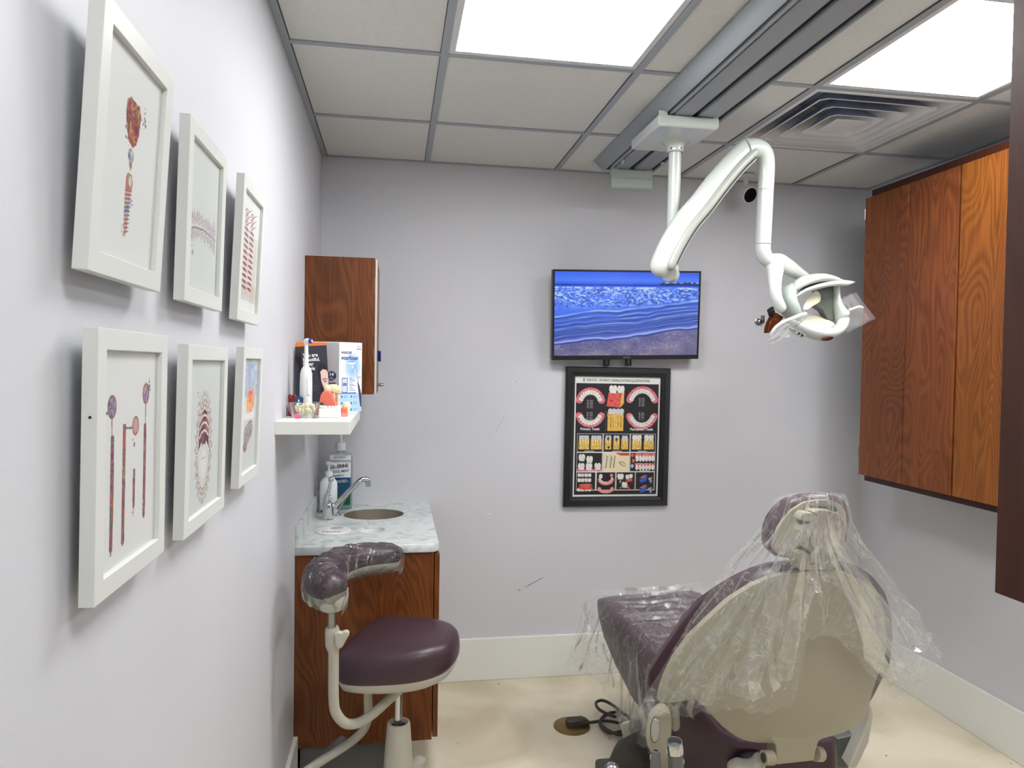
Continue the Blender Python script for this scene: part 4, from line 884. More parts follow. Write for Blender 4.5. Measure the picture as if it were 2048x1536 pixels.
k.loft([pl(.004,2.378),pl(0,2.372),pl(0,2.346),pl(.006,2.338),pl(.02,2.336)]); k.box(1.230,1.262,2.366,2.372,2.37,2.392); k.box(1.43,1.450,2.366,2.372,2.37,2.392); k.build('trolley_plate', MT['white'], t, smooth=25, bevel=.003)
PX_, PY_ = 1.353, 2.52
k = MB(); k.lathe((PX_,PY_,2.338), [(.062,0),(.048,-.004),(.036,-.014),(.031,-.026),(.031,-.040),(.027,-.043)], 32, c1=False)
k.build('collar', MT['white'], t)
for a in (-2.4,-1.2): MB().lathe((PX_+.031*math.cos(a),PY_+.031*math.sin(a),2.305), [(.003,0),(.003,.001)], 8, axis=(math.cos(a),math.sin(a),0)).build('set_screw', MT['black'], t)
k = MB(); k.tube([(PX_,PY_,2.32),(PX_-.002,PY_,1.88),(PX_-.002,PY_,1.845)], .0235, 24); k.ball((PX_-.002,PY_,1.845), .027, .027, .032, 20); k.tube([(PX_-.003,PY_,1.845),(PX_-.035,PY_-.05,1.842)], .029, 18, round_end=False); k.build('pole', MT['white'], t)
# long arm in front of the pole, slightly bowed
AR = [(-.004,0,0)]
AP = [(1.280,2.450,1.864),(1.313,2.450,1.936),(1.364,2.450,2.021),(1.424,2.450,2.094),(1.484,2.450,2.174),(1.541,2.450,2.243),(1.580,2.450,2.283),(1.605,2.450,2.307)]
k = MB(); AC = catmull(AP, 5); k.tube(AC, [.041,.043,.043,.042,.040,.039,.038], 22, ref=(0,1,0), flat=.8, round_end=True); k.build('arm', MT['white'], t, smooth=60)
# lower lip and slot on the arm underside
def side(P, d, dy):
    out = []
    for i, p in enumerate(P):
        tg_ = (P[min(i+1,len(P)-1)]-P[max(i-1,0)]).normalized(); n = Vector((tg_.z,0,-tg_.x)); out.append(p+n*d+Vector((0,dy,0)))
    return out
k = MB(); k.tube(side(AC,.026,-.024)[1:-1], .0185, 12, ref=(0,1,0), round_end=True); k.build('arm_cover', MT['armshade'], t, smooth=60)  # carries the painted underside shade
k = MB(); k.tube(side(AC,.0395,-.0330)[2:-3], .006, 8, ref=(0,1,0)); k.build('arm_slot', MT['darkgrey'], t)
k = MB(); k.tube(side(AC,.0445,-.0240)[2:-3], .0058, 10, ref=(0,1,0), round_end=True); k.build('arm_lip', MT['white'], t, smooth=60)
EL = [(1.599,2.450,2.301),(1.626,2.450,2.308),(1.652,2.450,2.304),(1.670,2.450,2.289),(1.679,2.450,2.262),(1.682,2.450,2.218),(1.680,2.450,2.159)]
k = MB(); k.tube(catmull(EL,4), [.038,.037,.036,.034,.031,.029,.029], 22, ref=(0,1,0), round_end=False); k.build('elbow', MT['white'], t, smooth=60)
TB = [(1.680,2.450,2.159),(1.679,2.450,2.104),(1.677,2.450,2.030),(1.675,2.450,1.959)]
k = MB(); k.tube(catmull(TB,3), .0285, 22); k.tube([TB[0]+Vector((0,0,.004)) if False else Vector(TB[0]), Vector(TB[0])-Vector((0,0,.003))], .0293, 22, m=1); k.tube([Vector(TB[-1]), Vector(TB[-1])+Vector((0,0,.003))], .0293, 22, m=1); k.build('drop_tube', [MT['white'],MT['greyw']], t)
BD = [(1.675,2.450,1.957),(1.675,2.450,1.938),(1.682,2.450,1.916),(1.696,2.450,1.902),(1.713,2.450,1.892)]
k = MB(); k.tube(catmull(BD,4), [.0285,.0285,.028,.0265,.024], 22, ref=(0,1,0)); k.build('lower_elbow', MT['white'], t, smooth=60)
# yoke: near arm in front of the head, far arm behind it
YK = [(1.706,2.450,1.901),(1.716,2.446,1.895),(1.715,2.430,1.864),(1.703,2.410,1.827),(1.697,2.395,1.785),(1.702,2.390,1.751),(1.718,2.390,1.722)]
k = MB(); k.tube(catmull(YK,5), [.024,.033,.031,.025,.0215,.021,.0195], 18, ref=(0,1,0), flat=.7, round_end=True)
YF = [(1.715,2.450,1.901),(1.749,2.460,1.896),(1.805,2.490,1.883),(1.869,2.530,1.868),(1.927,2.560,1.853),(1.954,2.570,1.837)]
k.tube(catmull(YF,5), [.026,.034,.031,.025,.019,.015], 18, ref=(0,1,0), flat=.8, round_end=True); k.build('yoke', MT['white'], t, smooth=60)
k = MB(); KN = [(1.713,2.440,1.714),(1.704,2.440,1.707)]
k.tube([KN[0],KN[1]], .015, 18)
for i in range(14):
    a = 2*math.pi*i/14; d_ = (Vector(KN[1])-Vector(KN[0])); k.tube([Vector(KN[0])+Vector((0,math.sin(a),math.cos(a)))*.0145, Vector(KN[1])+Vector((0,math.sin(a),math.cos(a)))*.0145], .0022, 6)
k.build('tilt_knob', MT['black'], t)
# lamp head: grey side housing, top visor, open ring and lower band
k = MB(); k.tube(catmull([(1.815,2.470,1.806),(1.778,2.450,1.779),(1.772,2.440,1.749),(1.783,2.440,1.723),(1.806,2.450,1.694)],5), [.020,.026,.027,.027,.022], 16, ref=(0,1,0), flat=1.5, round_end=True); k.build('side_housing', MT['greyw'], t, smooth=60)
k = MB(); k.tube(catmull([(1.790,2.450,1.788),(1.815,2.440,1.814),(1.853,2.440,1.832),(1.904,2.450,1.841),(1.952,2.460,1.838),(1.992,2.470,1.831),(2.038,2.480,1.834),(2.071,2.485,1.836)],5), [.010,.016,.019,.019,.017,.014,.009,.004], 16, ref=(0,1,0), flat=2.6, round_end=True); k.build('top_visor', MT['white'], t, smooth=60)
k = MB(); k.tube(catmull([(1.799,2.430,1.775),(1.829,2.420,1.798),(1.869,2.420,1.815),(1.910,2.420,1.828)],5), [.010,.011,.008,.003], 10, ref=(0,1,0)); k.build('vent_slot', MT['blackink'], t)
for i in range(6):
    p = [(612+i*24, 655-i*11, -.045),(632+i*24, 672-i*10, -.045)]
    pass
VN = [(1.799,2.415,1.777),(1.798,2.415,1.791),(1.807,2.415,1.781),(1.806,2.415,1.795),(1.815,2.415,1.785),(1.814,2.415,1.799),(1.823,2.415,1.789),(1.822,2.415,1.803),(1.831,2.415,1.793),(1.830,2.415,1.806)]
k = MB()
for i in range(5): k.tube([VN[2*i], VN[2*i+1]], .0014, 6)
k.build('vent_ribs', MT['greyw'], t)
k = MB(); k.tube(catmull([(1.795,2.420,1.767),(1.823,2.410,1.788),(1.869,2.410,1.805),(1.923,2.420,1.817),(1.965,2.430,1.823),(2.017,2.450,1.825),(2.059,2.470,1.833)],5), [.0035,.006,.008,.010,.011,.010,.003], 12, ref=(0,1,0), flat=1.3, round_end=True); k.build('visor_rim', MT['white'], t, smooth=60)
k = MB(); k.tube(catmull([(1.995,2.480,1.816),(1.998,2.480,1.769),(2.001,2.470,1.732),(2.010,2.460,1.702)],5), [.010,.011,.014,.020], 14, ref=(0,1,0), flat=2.2, round_end=True); k.build('side_column', MT['white'], t, smooth=60)
IP = [(1.914,2.480,1.802),(1.993,2.480,1.823),(1.994,2.480,1.688),(1.983,2.480,1.684),(1.963,2.480,1.694),(1.943,2.480,1.725),(1.913,2.480,1.742),(1.933,2.480,1.766)]
k = MB(); k.prism(IP, (.01,.05,.0)); k.build('inner_panel', MT['olive'], t, smooth=0, bevel=.003)
BB = [(1.787,2.450,1.678),(1.798,2.430,1.665),(1.820,2.410,1.650),(1.852,2.400,1.635),(1.893,2.400,1.628),(1.941,2.410,1.634),(1.983,2.430,1.655),(2.008,2.450,1.683),(2.011,2.460,1.708)]
k = MB(); k.tube(catmull(BB,5), [.009,.014,.018,.021,.022,.021,.020,.018,.013], 18, ref=(0,1,0), flat=1.5, round_end=True); k.build('lower_band', MT['white'], t, smooth=60)
TR = [(1.843,2.470,1.689),(1.894,2.500,1.703),(1.933,2.510,1.711),(1.966,2.500,1.700),(1.986,2.480,1.682),(1.976,2.450,1.668),(1.934,2.430,1.651),(1.887,2.430,1.651),(1.854,2.440,1.667)]
k = MB(); k.prism(catmull(TR, 4, True), (0,.03,-.004)); k.build('reflector_bowl', MT['lens'], t, smooth=0, bevel=.004)
SP = [(1.831,2.430,1.724),(1.849,2.440,1.757),(1.876,2.450,1.785),(1.895,2.450,1.796),(1.910,2.450,1.784),(1.914,2.450,1.763),(1.900,2.440,1.750),(1.868,2.430,1.734),(1.848,2.430,1.720)]
k = MB(); k.prism(catmull(SP, 4, True), (.004,.006,.0)); k.build('lens_shield', MT['lens'], t, smooth=0, bevel=.002)
CP = [(1.761,2.395,1.644),(1.771,2.380,1.642),(1.793,2.365,1.632),(1.801,2.360,1.623),(1.797,2.360,1.615),(1.778,2.365,1.616),(1.765,2.380,1.629)]
k = MB(); k.prism(catmull(CP, 4, True), (.004,.02,.006)); k.build('control_panel', MT['midgrey'], t, smooth=0, bevel=.002)
BT = [(1.775,2.362,1.628),(1.785,2.357,1.622)]
for p in BT: MB().ball(p, .0055, .005, .0055, 12).build('button', MT['black'], t)
SN = [(1.873,2.366,1.604),(1.885,2.360,1.613),(1.905,2.360,1.618),(1.918,2.368,1.616),(1.904,2.368,1.606),(1.889,2.368,1.603)]
k = MB(); k.prism(catmull(SN, 4, True), (0,.015,.004)); k.build('sensor_window', MT['dkred'], t, smooth=0, bevel=.002)
RF = [(1.693,2.430,1.632),(1.695,2.430,1.654),(1.705,2.430,1.680),(1.727,2.440,1.706),(1.750,2.450,1.700),(1.770,2.460,1.692),(1.746,2.450,1.671),(1.719,2.440,1.652),(1.700,2.430,1.634)]
k = MB(); k.prism(catmull(RF, 4, True), (-.006,.02,0)); k.build('reflector', MT['amber'], t, smooth=0, bevel=.003)
k = MB(); k.tube(catmull([(1.686,2.400,1.612),(1.688,2.395,1.629),(1.703,2.390,1.652),(1.733,2.390,1.671),(1.770,2.390,1.686),(1.797,2.395,1.697),(1.823,2.400,1.703)],5), [.003,.0055,.0068,.007,.007,.0066,.006], 12, round_end=True); k.build('handle', MT['white'], t, smooth=60)
k = MB(); k.tube(catmull([(2.021,2.470,1.712),(2.037,2.460,1.725),(2.056,2.450,1.734),(2.075,2.450,1.740),(2.088,2.450,1.737)],5), [.006,.0055,.0055,.0055,.005], 12, round_end=True); k.build('handle', MT['white'], t, smooth=60)
def film_quad(A, B, Cc, Dd, n, amp, seed):
    r_ = np.random.default_rng(seed); nz = vnoise(n, n, 5, 5, seed)
    A, B, Cc, Dd = (Vector(q) for q in (A, B, Cc, Dd)); k = MB(); v = []
    for i in range(n):
        for j in range(n):
            s_, t_ = j/(n-1), i/(n-1); p = A.lerp(B, s_).lerp(Dd.lerp(Cc, s_), t_); v.append(p+Vector((0, -(nz[i,j]-.5)*amp, 0)))
    return k.add(v, [(i*n+j, i*n+j+1, (i+1)*n+j+1, (i+1)*n+j) for i in range(n-1) for j in range(n-1)])
q = [(1.977,2.440,1.755),(2.053,2.440,1.794),(2.137,2.440,1.696),(2.024,2.440,1.640)]
k = film_quad(*q, 14, .006, 3); q2 = [Vector(p)+Vector((0,.03,0)) for p in q]; k2 = film_quad(*q2, 14, .006, 4); k.add(k2.v, k2.f)
tag(k.build('plastic_sleeve', MT['sleeve'], smooth=60), 'clear plastic sleeve over the right handle of the lamp', 'plastic sleeve')
q = [(1.667,2.375,1.614),(1.800,2.375,1.712),(1.849,2.380,1.691),(1.670,2.385,1.576)]
k = film_quad(*q, 14, .006, 5); q2 = [(1.695,2.410,1.627),(1.825,2.410,1.715),(1.845,2.410,1.665),(1.753,2.400,1.614)]
k2 = film_quad(*q2, 14, .006, 6); k.add(k2.v, k2.f)
tag(k.build('plastic_sleeve', MT['sleeve'], smooth=60), 'clear plastic sleeve over the left handle of the lamp', 'plastic sleeve')

# ------------------------------------------------------------------ right wall cabinets
XD = 2.40
t = thing('wall_cabinet', (2.56, 2.48, 1.0), 'long row of cherry wood wall cabinets on the right wall', 'cabinet')
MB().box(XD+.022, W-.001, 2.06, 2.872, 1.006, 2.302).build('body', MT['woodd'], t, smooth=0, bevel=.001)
dz0, dz1 = 1.033, 2.266
for y1, y0, m in ((2.883,2.613,'wood2'),(2.609,2.349,'wood2'),(2.338,2.066,'wood3')):
    dr = MB().box(XD, XD+.02, y0, y1, dz0, dz1).build('door', MT[m], t, smooth=0, bevel=.0015)
    dfar = dr if m == 'wood2' and y1 > 2.7 else dfar
for P in [(2.405,2.900,2.197),(2.405,2.902,1.666),(2.405,2.909,1.134)]:
    k = MB(); k.box(XD+.004, XD+.022, 2.884, 2.893, P[2]-.022, P[2]+.022); k.cyl((XD+.004,2.890,P[2]-.024),(XD+.004,2.890,P[2]+.024),.004,10); k.build('hinge', MT['steel'], dfar)
t = thing('overhead_cabinet', (1.5, .65, 1.173), 'dark wood cabinet end panel close by at the right edge of the view', 'cabinet')
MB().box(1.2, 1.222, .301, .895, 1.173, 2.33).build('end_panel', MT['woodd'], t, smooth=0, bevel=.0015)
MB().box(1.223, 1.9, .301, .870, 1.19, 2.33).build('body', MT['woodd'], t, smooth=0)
MB().box(1.224, 1.56, .874, .893, 1.178, 2.325).build('door', MT['wood2'], t, smooth=0, bevel=.0015)
MB().box(1.564, 1.9, .874, .893, 1.178, 2.325).build('door', MT['wood2'], t, smooth=0, bevel=.0015)

# ------------------------------------------------------------------ floor socket, plug and cord
t = thing('floor_outlet', (1.078, 2.83, 0), 'round brass floor outlet between the stool and the chair', 'outlet')
k = MB(); k.lathe((1.078,2.83,0), [(.076,0),(.076,.003),(.070,.006),(.03,.007),(.001,.007)], 40); k.build('cover_plate', MT['brass'], t)
t = thing('power_cord', (1.1, 2.82, .007), 'dark power cord with plug coiled beside the floor outlet', 'cord')
k = MB(); k.loft([[(1.07,2.826+dy*.022*s_,.012+(dz+1)*.012*s_) if False else (x_,2.828+.02*s_*dy,.008+.0135*s_*(dz+1)) for dy,dz in ((-1,-1),(1,-1),(1,.5),(.6,1),(-.6,1),(-1,.5))] for x_, s_ in ((1.055,.8),(1.065,1),(1.12,1.05),(1.14,.8),(1.155,.35))]); k.build('plug', MT['rubber'], t, smooth=30)
PC = [(1.108,2.810,0.020),(1.151,2.812,0.020),(1.227,2.815,0.020),(1.287,2.765,0.020),(1.244,2.699,0.020),(1.197,2.765,0.020),(1.203,2.827,0.020),(1.270,2.883,0.020),(1.324,2.845,0.020),(1.299,2.751,0.020),(1.209,2.720,0.020),(1.191,2.803,0.020),(1.243,2.873,0.020),(1.304,2.883,0.020)]
PC += [(1.245,2.770,0.060),(1.199,2.832,0.060),(1.200,2.894,0.060),(1.234,2.913,0.060),(1.265,2.867,0.060),(1.290,2.777,0.060)]
k = MB(); k.tube(catmull(PC,7), .0065, 8); k.build('cable', MT['rubber'], t)
# ------------------------------------------------------------------ assistant stool
t = thing('assistant_stool', (.37, 2.25, 0), 'rolling stool with aubergine seat and curved arm in front of the sink cabinet', 'stool')
SC = Vector((.356, 2.25, .592)); ca, sa = math.cos(-.42), math.sin(-.42)
def seat_ring(sc, z, n=44, a=.194, b_=.155, e=2.7):
    P = []
    for i in range(n):
        th = 2*math.pi*i/n; c_, s_ = math.cos(th), math.sin(th)
        x = sc*a*math.copysign(abs(c_)**(2/e), c_); y = sc*b_*math.copysign(abs(s_)**(2/e), s_)
        if x < -.13*sc: x = -.13*sc-(abs(x)-.13*sc)*.55
        y *= 1+.18*(x/a)*-1
        X_, Y_ = x*ca-y*sa, x*sa+y*ca
        P.append(SC+Vector((X_, Y_, z+.12*X_+.04*Y_)))
    return P
k = MB(); k.loft([seat_ring(s_, z) for s_, z in ((.955,-.042),(.99,-.03),(1.0,-.012),(.995,.012),(.965,.032),(.91,.043),(.8,.050),(.6,.054),(.3,.055),(.05,.055))]); k.build('seat_cushion', MT['purple'], t, smooth=60)
k = MB(); k.loft([seat_ring(s_, z) for s_, z in ((.5,-.082),(.8,-.078),(.92,-.066),(.965,-.046),(.958,-.040))]); k.build('seat_shell', MT['plast'], t, smooth=60)
k = MB(); k.lathe((.358,2.25,.47), [(.017,-.012),(.0185,-.010),(.0185,.010),(.0165,.012),(.0165,.02),(.0185,.022),(.0185,.052)], 24); k.build('hub', MT['plast'], t)
k = MB(); k.cyl((.358,2.25,.34),(.358,2.25,.465),.0125); k.build('gas_cylinder', MT['chrome'], t)
k = MB(); k.lathe((.36,2.25,0), [(.052,.13),(.047,.20),(.042,.28),(.0365,.352),(.034,.358),(.029,.359),(.026,.352),(.026,.30)], 32, c1=False); k.build('column_cover', MT['plast'], t)
k = MB(); k.lathe((.36,2.25,.30), [(.001,.044),(.027,.044)], 24, c0=False, c1=False); k.build('cover_opening', MT['black'], t)
for i in range(5):
    a = math.radians(70+72*i); d_ = Vector((math.cos(a), math.sin(a), 0)); c_ = Vector((.36,2.25,0)); s_ = .8 if i in (1, 2) else 1
    k = MB(); k.tube([c_+Vector((0,0,.15)), c_+d_*.13*s_+Vector((0,0,.138)), c_+d_*.20*s_+Vector((0,0,.118)), c_+d_*.245*s_+Vector((0,0,.098))], [.032,.026,.022,.014], 16, ref=(0,0,1), round_end=True); g = k.build('base_leg', MT['plast'], t, smooth=60)
    k = MB(); e_ = c_+d_*.235*s_; pn = Vector((-d_.y, d_.x, 0))
    for sg in (-1, 1): k.cyl(e_+pn*.006*sg+Vector((0,0,.032)), e_+pn*.024*sg+Vector((0,0,.032)), .032, 20)
    k.cyl(e_+Vector((0,0,.03)), e_+Vector((0,0,.095)), .007, 10); cst = k.build('caster', MT['ventw'], t)
    k = MB(); k.tube(catmull([e_+d_*.034+Vector((0,0,.02)), e_+d_*.02+Vector((0,0,.062)), e_-d_*.02+Vector((0,0,.064))],3), .007, 8, ref=tuple(pn), flat=2.2); g = k.build('caster_hood', MT['ventw'], cst)
ARM = [(0.158,2.080,0.850),(0.130,2.130,0.852),(0.133,2.200,0.856),(0.175,2.290,0.862),(0.246,2.350,0.862),(0.328,2.390,0.854)]
AC2 = catmull(ARM, 6); AR2 = [.050,.051,.049,.045,.041,.036]
k = MB(); k.tube(AC2, AR2, 24, round_end=True); k.build('arm_pad', MT['purple'], t, smooth=60)
k = MB(); lowp = [p+Vector((0,0,-.022)) for p in AC2]; k.tube(lowp, [r_*.86 for r_ in AR2], 18, round_end=True); k.build('arm_underside', MT['plast'], t, smooth=60)
pc = [(0.164,2.080,0.813)]
pc = Vector(pc[0])
k = MB(); k.lathe(pc, [(.018,-.034),(.034,-.026),(.044,-.004),(.047,.018),(.046,.03)], 28); k.build('arm_cup', MT['plast'], t)
kb = [(0.106,2.080,0.811)]
k = MB(); k.ball(kb[0], .010, .012, .017, 14); k.build('tilt_lever', MT['plast'], t)
PT = [(0.165,2.080,0.776),(0.165,2.080,0.722)]
k = MB(); k.cyl(PT[0], PT[1], .0112); k.build('post', MT['steel'], t)
CL = [(0.165,2.080,0.733),(0.166,2.080,0.722),(0.168,2.080,0.681),(0.170,2.080,0.666)]
k = MB(); k.tube(CL, [.018,.021,.021,.017], 20); k.build('clamp', MT['plast'], t)
KN = [(0.174,2.040,0.728),(0.185,2.040,0.734),(0.196,2.040,0.730),(0.204,2.040,0.735),(0.215,2.040,0.732),(0.217,2.040,0.723),(0.207,2.040,0.706),(0.196,2.040,0.685),(0.185,2.040,0.684),(0.177,2.040,0.696)]
k = MB(); k.prism(KN, (0,.018,0)); k.build('clamp_knob', MT['plast'], t, smooth=0, bevel=.005, seg=3)
TU = [(0.170,2.080,0.669),(0.170,2.090,0.604),(0.170,2.100,0.518),(0.176,2.110,0.469),(0.201,2.130,0.426),(0.236,2.160,0.408),(0.280,2.190,0.418),(0.324,2.220,0.442),(0.360,2.240,0.465)]
k = MB(); k.tube(catmull(TU,5), .0150, 16); k.build('arm_tube', MT['plast'], t, smooth=60)
FT = [(0.262,2.300,0.453),(0.262,2.300,0.411),(0.263,2.300,0.359),(0.252,2.300,0.320),(0.219,2.300,0.285),(0.165,2.270,0.265),(0.107,2.240,0.246),(0.063,2.210,0.231)]
k = MB(); k.tube(catmull(FT,5), .0138, 16); k.build('foot_tube', MT['plast'], t, smooth=60)
FB = [(0.176,2.360,0.252),(0.134,2.330,0.231),(0.099,2.290,0.217),(0.075,2.240,0.200)]
k = MB(); k.tube(catmull(FB,5), .0165, 16, round_end=True); k.build('foot_bar', MT['midgrey'], t, smooth=60)
# clear wrap on the stool arm
nzw = np.random.default_rng(11); k = MB(); P = AC2; n = 40; m_ = len(P)
wr = []
for i in range(m_):
    u = i/(m_-1); r_ = float(np.interp(u, np.linspace(0,1,6), AR2)); tg_ = (P[min(i+1,m_-1)]-P[max(i-1,0)]).normalized(); up_ = Vector((0,0,1)); up_ = (up_-tg_*up_.dot(tg_)).normalized(); w_ = tg_.cross(up_); R_ = []
    for j in range(n):
        a = 2*math.pi*j/n; rr_ = r_*(1.05+.11*nzw.random()+.04*math.sin(9*a+i*1.7)*(u > .3)); rr_ += .016*max(0, -math.cos(a))
        R_.append(P[i]+rr_*(math.cos(a)*up_+math.sin(a)*w_))
    wr.append(R_)
t0 = (P[0]-P[1]).normalized(); wr.insert(0, [P[0]+t0*.045+(q-P[0])*.55 for q in wr[0]]); wr.insert(0, [P[0]+t0*.056+(q-P[0])*.04 for q in wr[1]])
t1 = (P[-1]-P[-2]).normalized(); wr.append([P[-1]+t1*.036+(q-P[-1])*.72+Vector((.002*nzw.random(),0,-.006)) for q in wr[-1]]); wr.append([P[-1]+t1*.044+(q-P[-1])*.35+Vector((0,0,-.03+.01*nzw.random())) for q in wr[-2]]); wr.append([P[-1]+t1*.03+(q-P[-1])*.30+Vector((.006*nzw.random(),0,-.058+.012*nzw.random())) for q in wr[-3]])
k.loft(wr, 0, False, False)
# torn skirt hanging round the cup
for i in range(9):
    a = 2*math.pi*i/9; p = pc+Vector((.048*math.cos(a), .048*math.sin(a), .012)); q = pc+Vector((.040*math.cos(a+.35), .040*math.sin(a+.35), .004)); dz = .03+.035*nzw.random()
    k.add([p, q, q+Vector((-.012*math.cos(a), 0, -dz)), p+Vector((-.004*math.cos(a), .0, -dz*.6))], [(0,1,2,3)])
def wsurf(u, v, off=0):
    u = min(max(u, 0), 1); i = u*(m_w-1); a = min(int(i), m_w-2); R0, R1 = wr[a+2], wr[a+3]; j = int((v % 1)*n) % n
    p = R0[j].lerp(R1[j], i-a); c_ = P[min(a, len(P)-1)]
    return p+(p-c_).normalized()*off
n, m_w = 40, len(P)
def wstrip(u0, v0, u1, v1, w_, o1):
    A_, B_ = [], []
    for i in range(7):
        t_ = i/6; u, v = u0+(u1-u0)*t_, v0+(v1-v0)*t_
        A_.append(wsurf(u-w_/2, v-w_/3, .001)); B_.append(wsurf(u+w_/2, v+w_/3, o1))
    k.loft([A_, B_], 0, False, False, closed=False)
for _ in range(110):
    u0 = rng.random(); v0 = rng.random(); wstrip(u0, v0, u0+rng.uniform(-.08,.08), v0+rng.uniform(-.2,.2), rng.uniform(.006,.02), rng.uniform(.0015,.003))
tag(k.build('clear_wrap', MT['wrap'], smooth=0), 'crinkled clear plastic wrap around the curved arm of the stool', 'plastic wrap')

# ------------------------------------------------------------------ dental chair, back towards the camera
t = thing('dental_chair', (1.42, 2.1, 0), 'dental patient chair in aubergine vinyl with beige back shell, seen from behind', 'chair')
SH = [(1.364,1.574,1.004),(1.317,1.577,1.002),(1.260,1.590,0.991),(1.214,1.612,0.963),(1.168,1.646,0.916),(1.131,1.682,0.857),(1.098,1.720,0.796),(1.073,1.756,0.729),(1.059,1.781,0.669),(1.051,1.798,0.616),(1.052,1.802,0.591),(1.068,1.788,0.593),(1.091,1.766,0.614),(1.113,1.746,0.629),(1.139,1.732,0.616),(1.167,1.724,0.583),(1.201,1.716,0.550),(1.235,1.709,0.527),(1.272,1.701,0.518),(1.326,1.692,0.517),(1.382,1.688,0.517),(1.448,1.690,0.519),(1.493,1.693,0.524),(1.541,1.699,0.531),(1.588,1.704,0.550),(1.602,1.701,0.576),(1.601,1.690,0.627),(1.612,1.682,0.681),(1.627,1.674,0.734),(1.621,1.661,0.789),(1.590,1.635,0.874),(1.560,1.618,0.920),(1.524,1.603,0.952),(1.483,1.590,0.976),(1.445,1.581,0.993),(1.411,1.576,1.002)]
CU = [(1.388,1.611,1.020),(1.335,1.616,1.016),(1.282,1.628,1.010),(1.241,1.645,0.992),(1.203,1.669,0.965),(1.167,1.698,0.928),(1.132,1.731,0.884),(1.106,1.764,0.829),(1.087,1.792,0.775),(1.064,1.825,0.711),(1.045,1.854,0.653),(1.040,1.866,0.617),(1.050,1.863,0.581),(1.067,1.851,0.561),(1.087,1.833,0.566),(1.110,1.811,0.591),(1.133,1.790,0.615),(1.188,1.768,0.565),(1.257,1.752,0.510),(1.351,1.735,0.499),(1.476,1.733,0.502),(1.571,1.742,0.514),(1.621,1.743,0.555),(1.645,1.738,0.602),(1.668,1.733,0.655),(1.685,1.732,0.681),(1.679,1.713,0.766),(1.651,1.687,0.853),(1.615,1.666,0.912),(1.565,1.644,0.960),(1.508,1.626,0.996),(1.447,1.615,1.016)]
SC_ = [(1.329,1.613,0.807)]
def blend(A, C, s_): return [p.lerp(C, 1-s_) for p in A]
def domed(outline, C, bulge, ks=(1,.985,.95,.88,.75,.55,.3,.04), edge=0):
    C = Vector(C); R_ = []
    for s_ in ks:
        w_ = 1-s_
        R_.append([Vector((C.x+(p.x-C.x)*s_, C.y+(p.y-C.y)*s_**2-bulge*(1-s_**2)**.8 if bulge else C.y+(p.y-C.y)*s_, C.z+(p.z-C.z)*s_)) for p in outline])
    return R_
NB = 90
SHs = resample(SH, NB); CUs = resample(CU, NB)
k = MB(); R_ = domed(SHs, SC_[0], .012); back = [p+Vector((0,.02,0)) for p in SHs]; k.loft([back]+R_, 0, True, True); k.build('back_shell', MT['beige'], t, smooth=50)
cC = Vector(SC_[0])+Vector((0,.10,0))
inn = [p.lerp(cC, .06)+Vector((0,.004,0)) for p in SHs]
fr1 = [p.lerp(cC, .03)+Vector((0,.035,0)) for p in CUs]; fr2 = [p.lerp(cC, .14)+Vector((0,.05,0)) for p in CUs]; fr3 = [p.lerp(cC, .5)+Vector((0,.035,0)) for p in CUs]; fr4 = [p.lerp(cC, .97)+Vector((0,.02,0)) for p in CUs]
mid = [p.lerp(q, .55) for p, q in zip(SHs, CUs)]
mid = [Vector((m_.x, min(m_.y, q.y), m_.z)) for m_, q in zip(mid, CUs)]
k = MB(); k.loft([inn, [p.lerp(q,.5)+Vector((0,-.002,0)) for p, q in zip(inn, CUs)], CUs, fr1, fr2, fr3, fr4], 0, False, True); k.build('back_cushion', MT['purple'], t, smooth=60)
ST = [(1.307,1.673,0.562),(1.312,1.679,0.531),(1.325,1.681,0.516),(1.333,1.693,0.458),(1.442,1.692,0.461),(1.441,1.686,0.488),(1.445,1.680,0.519),(1.460,1.679,0.528),(1.462,1.674,0.550)]
k = MB(); k.prism(ST, (0,.05,0)); k.build('back_stem', MT['beige'], t, smooth=0, bevel=.004, seg=3)
BO = [(1.292,1.685,0.485),(1.319,1.687,0.482),(1.453,1.709,0.470),(1.475,1.716,0.464)]
k = MB(); k.cyl(BO[0],BO[1],.0185,24); k.build('pivot_bolt', MT['beige'], t); 
k = MB(); d_ = (Vector(BO[1])-Vector(BO[0])).normalized(); k.tube([Vector(BO[0])-d_*.0012,Vector(BO[0])], .012, 20, m=0); k.build('bolt_recess', MT['darkgrey'], t)
k = MB(); k.cyl(BO[2],BO[3],.019,24); k.build('pivot_bolt', MT['beige'], t)
YA = [(1.242,1.750,0.424),(1.254,1.744,0.433),(1.272,1.740,0.430),(1.292,1.734,0.435),(1.306,1.728,0.453)]
k = MB(); k.tube(catmull(YA,4), .016, 14, ref=(0,1,0), flat=1.6, round_end=True); k.build('pivot_yoke', MT['plast'], t, smooth=60)
CV = [(1.301,1.835,0.382),(1.313,1.835,0.400),(1.341,1.835,0.404),(1.372,1.835,0.403),(1.379,1.835,0.361),(1.289,1.835,0.369)]
k = MB(); k.prism(CV, (0,.022,0)); k.build('pivot_recess', MT['black'], t, smooth=0)
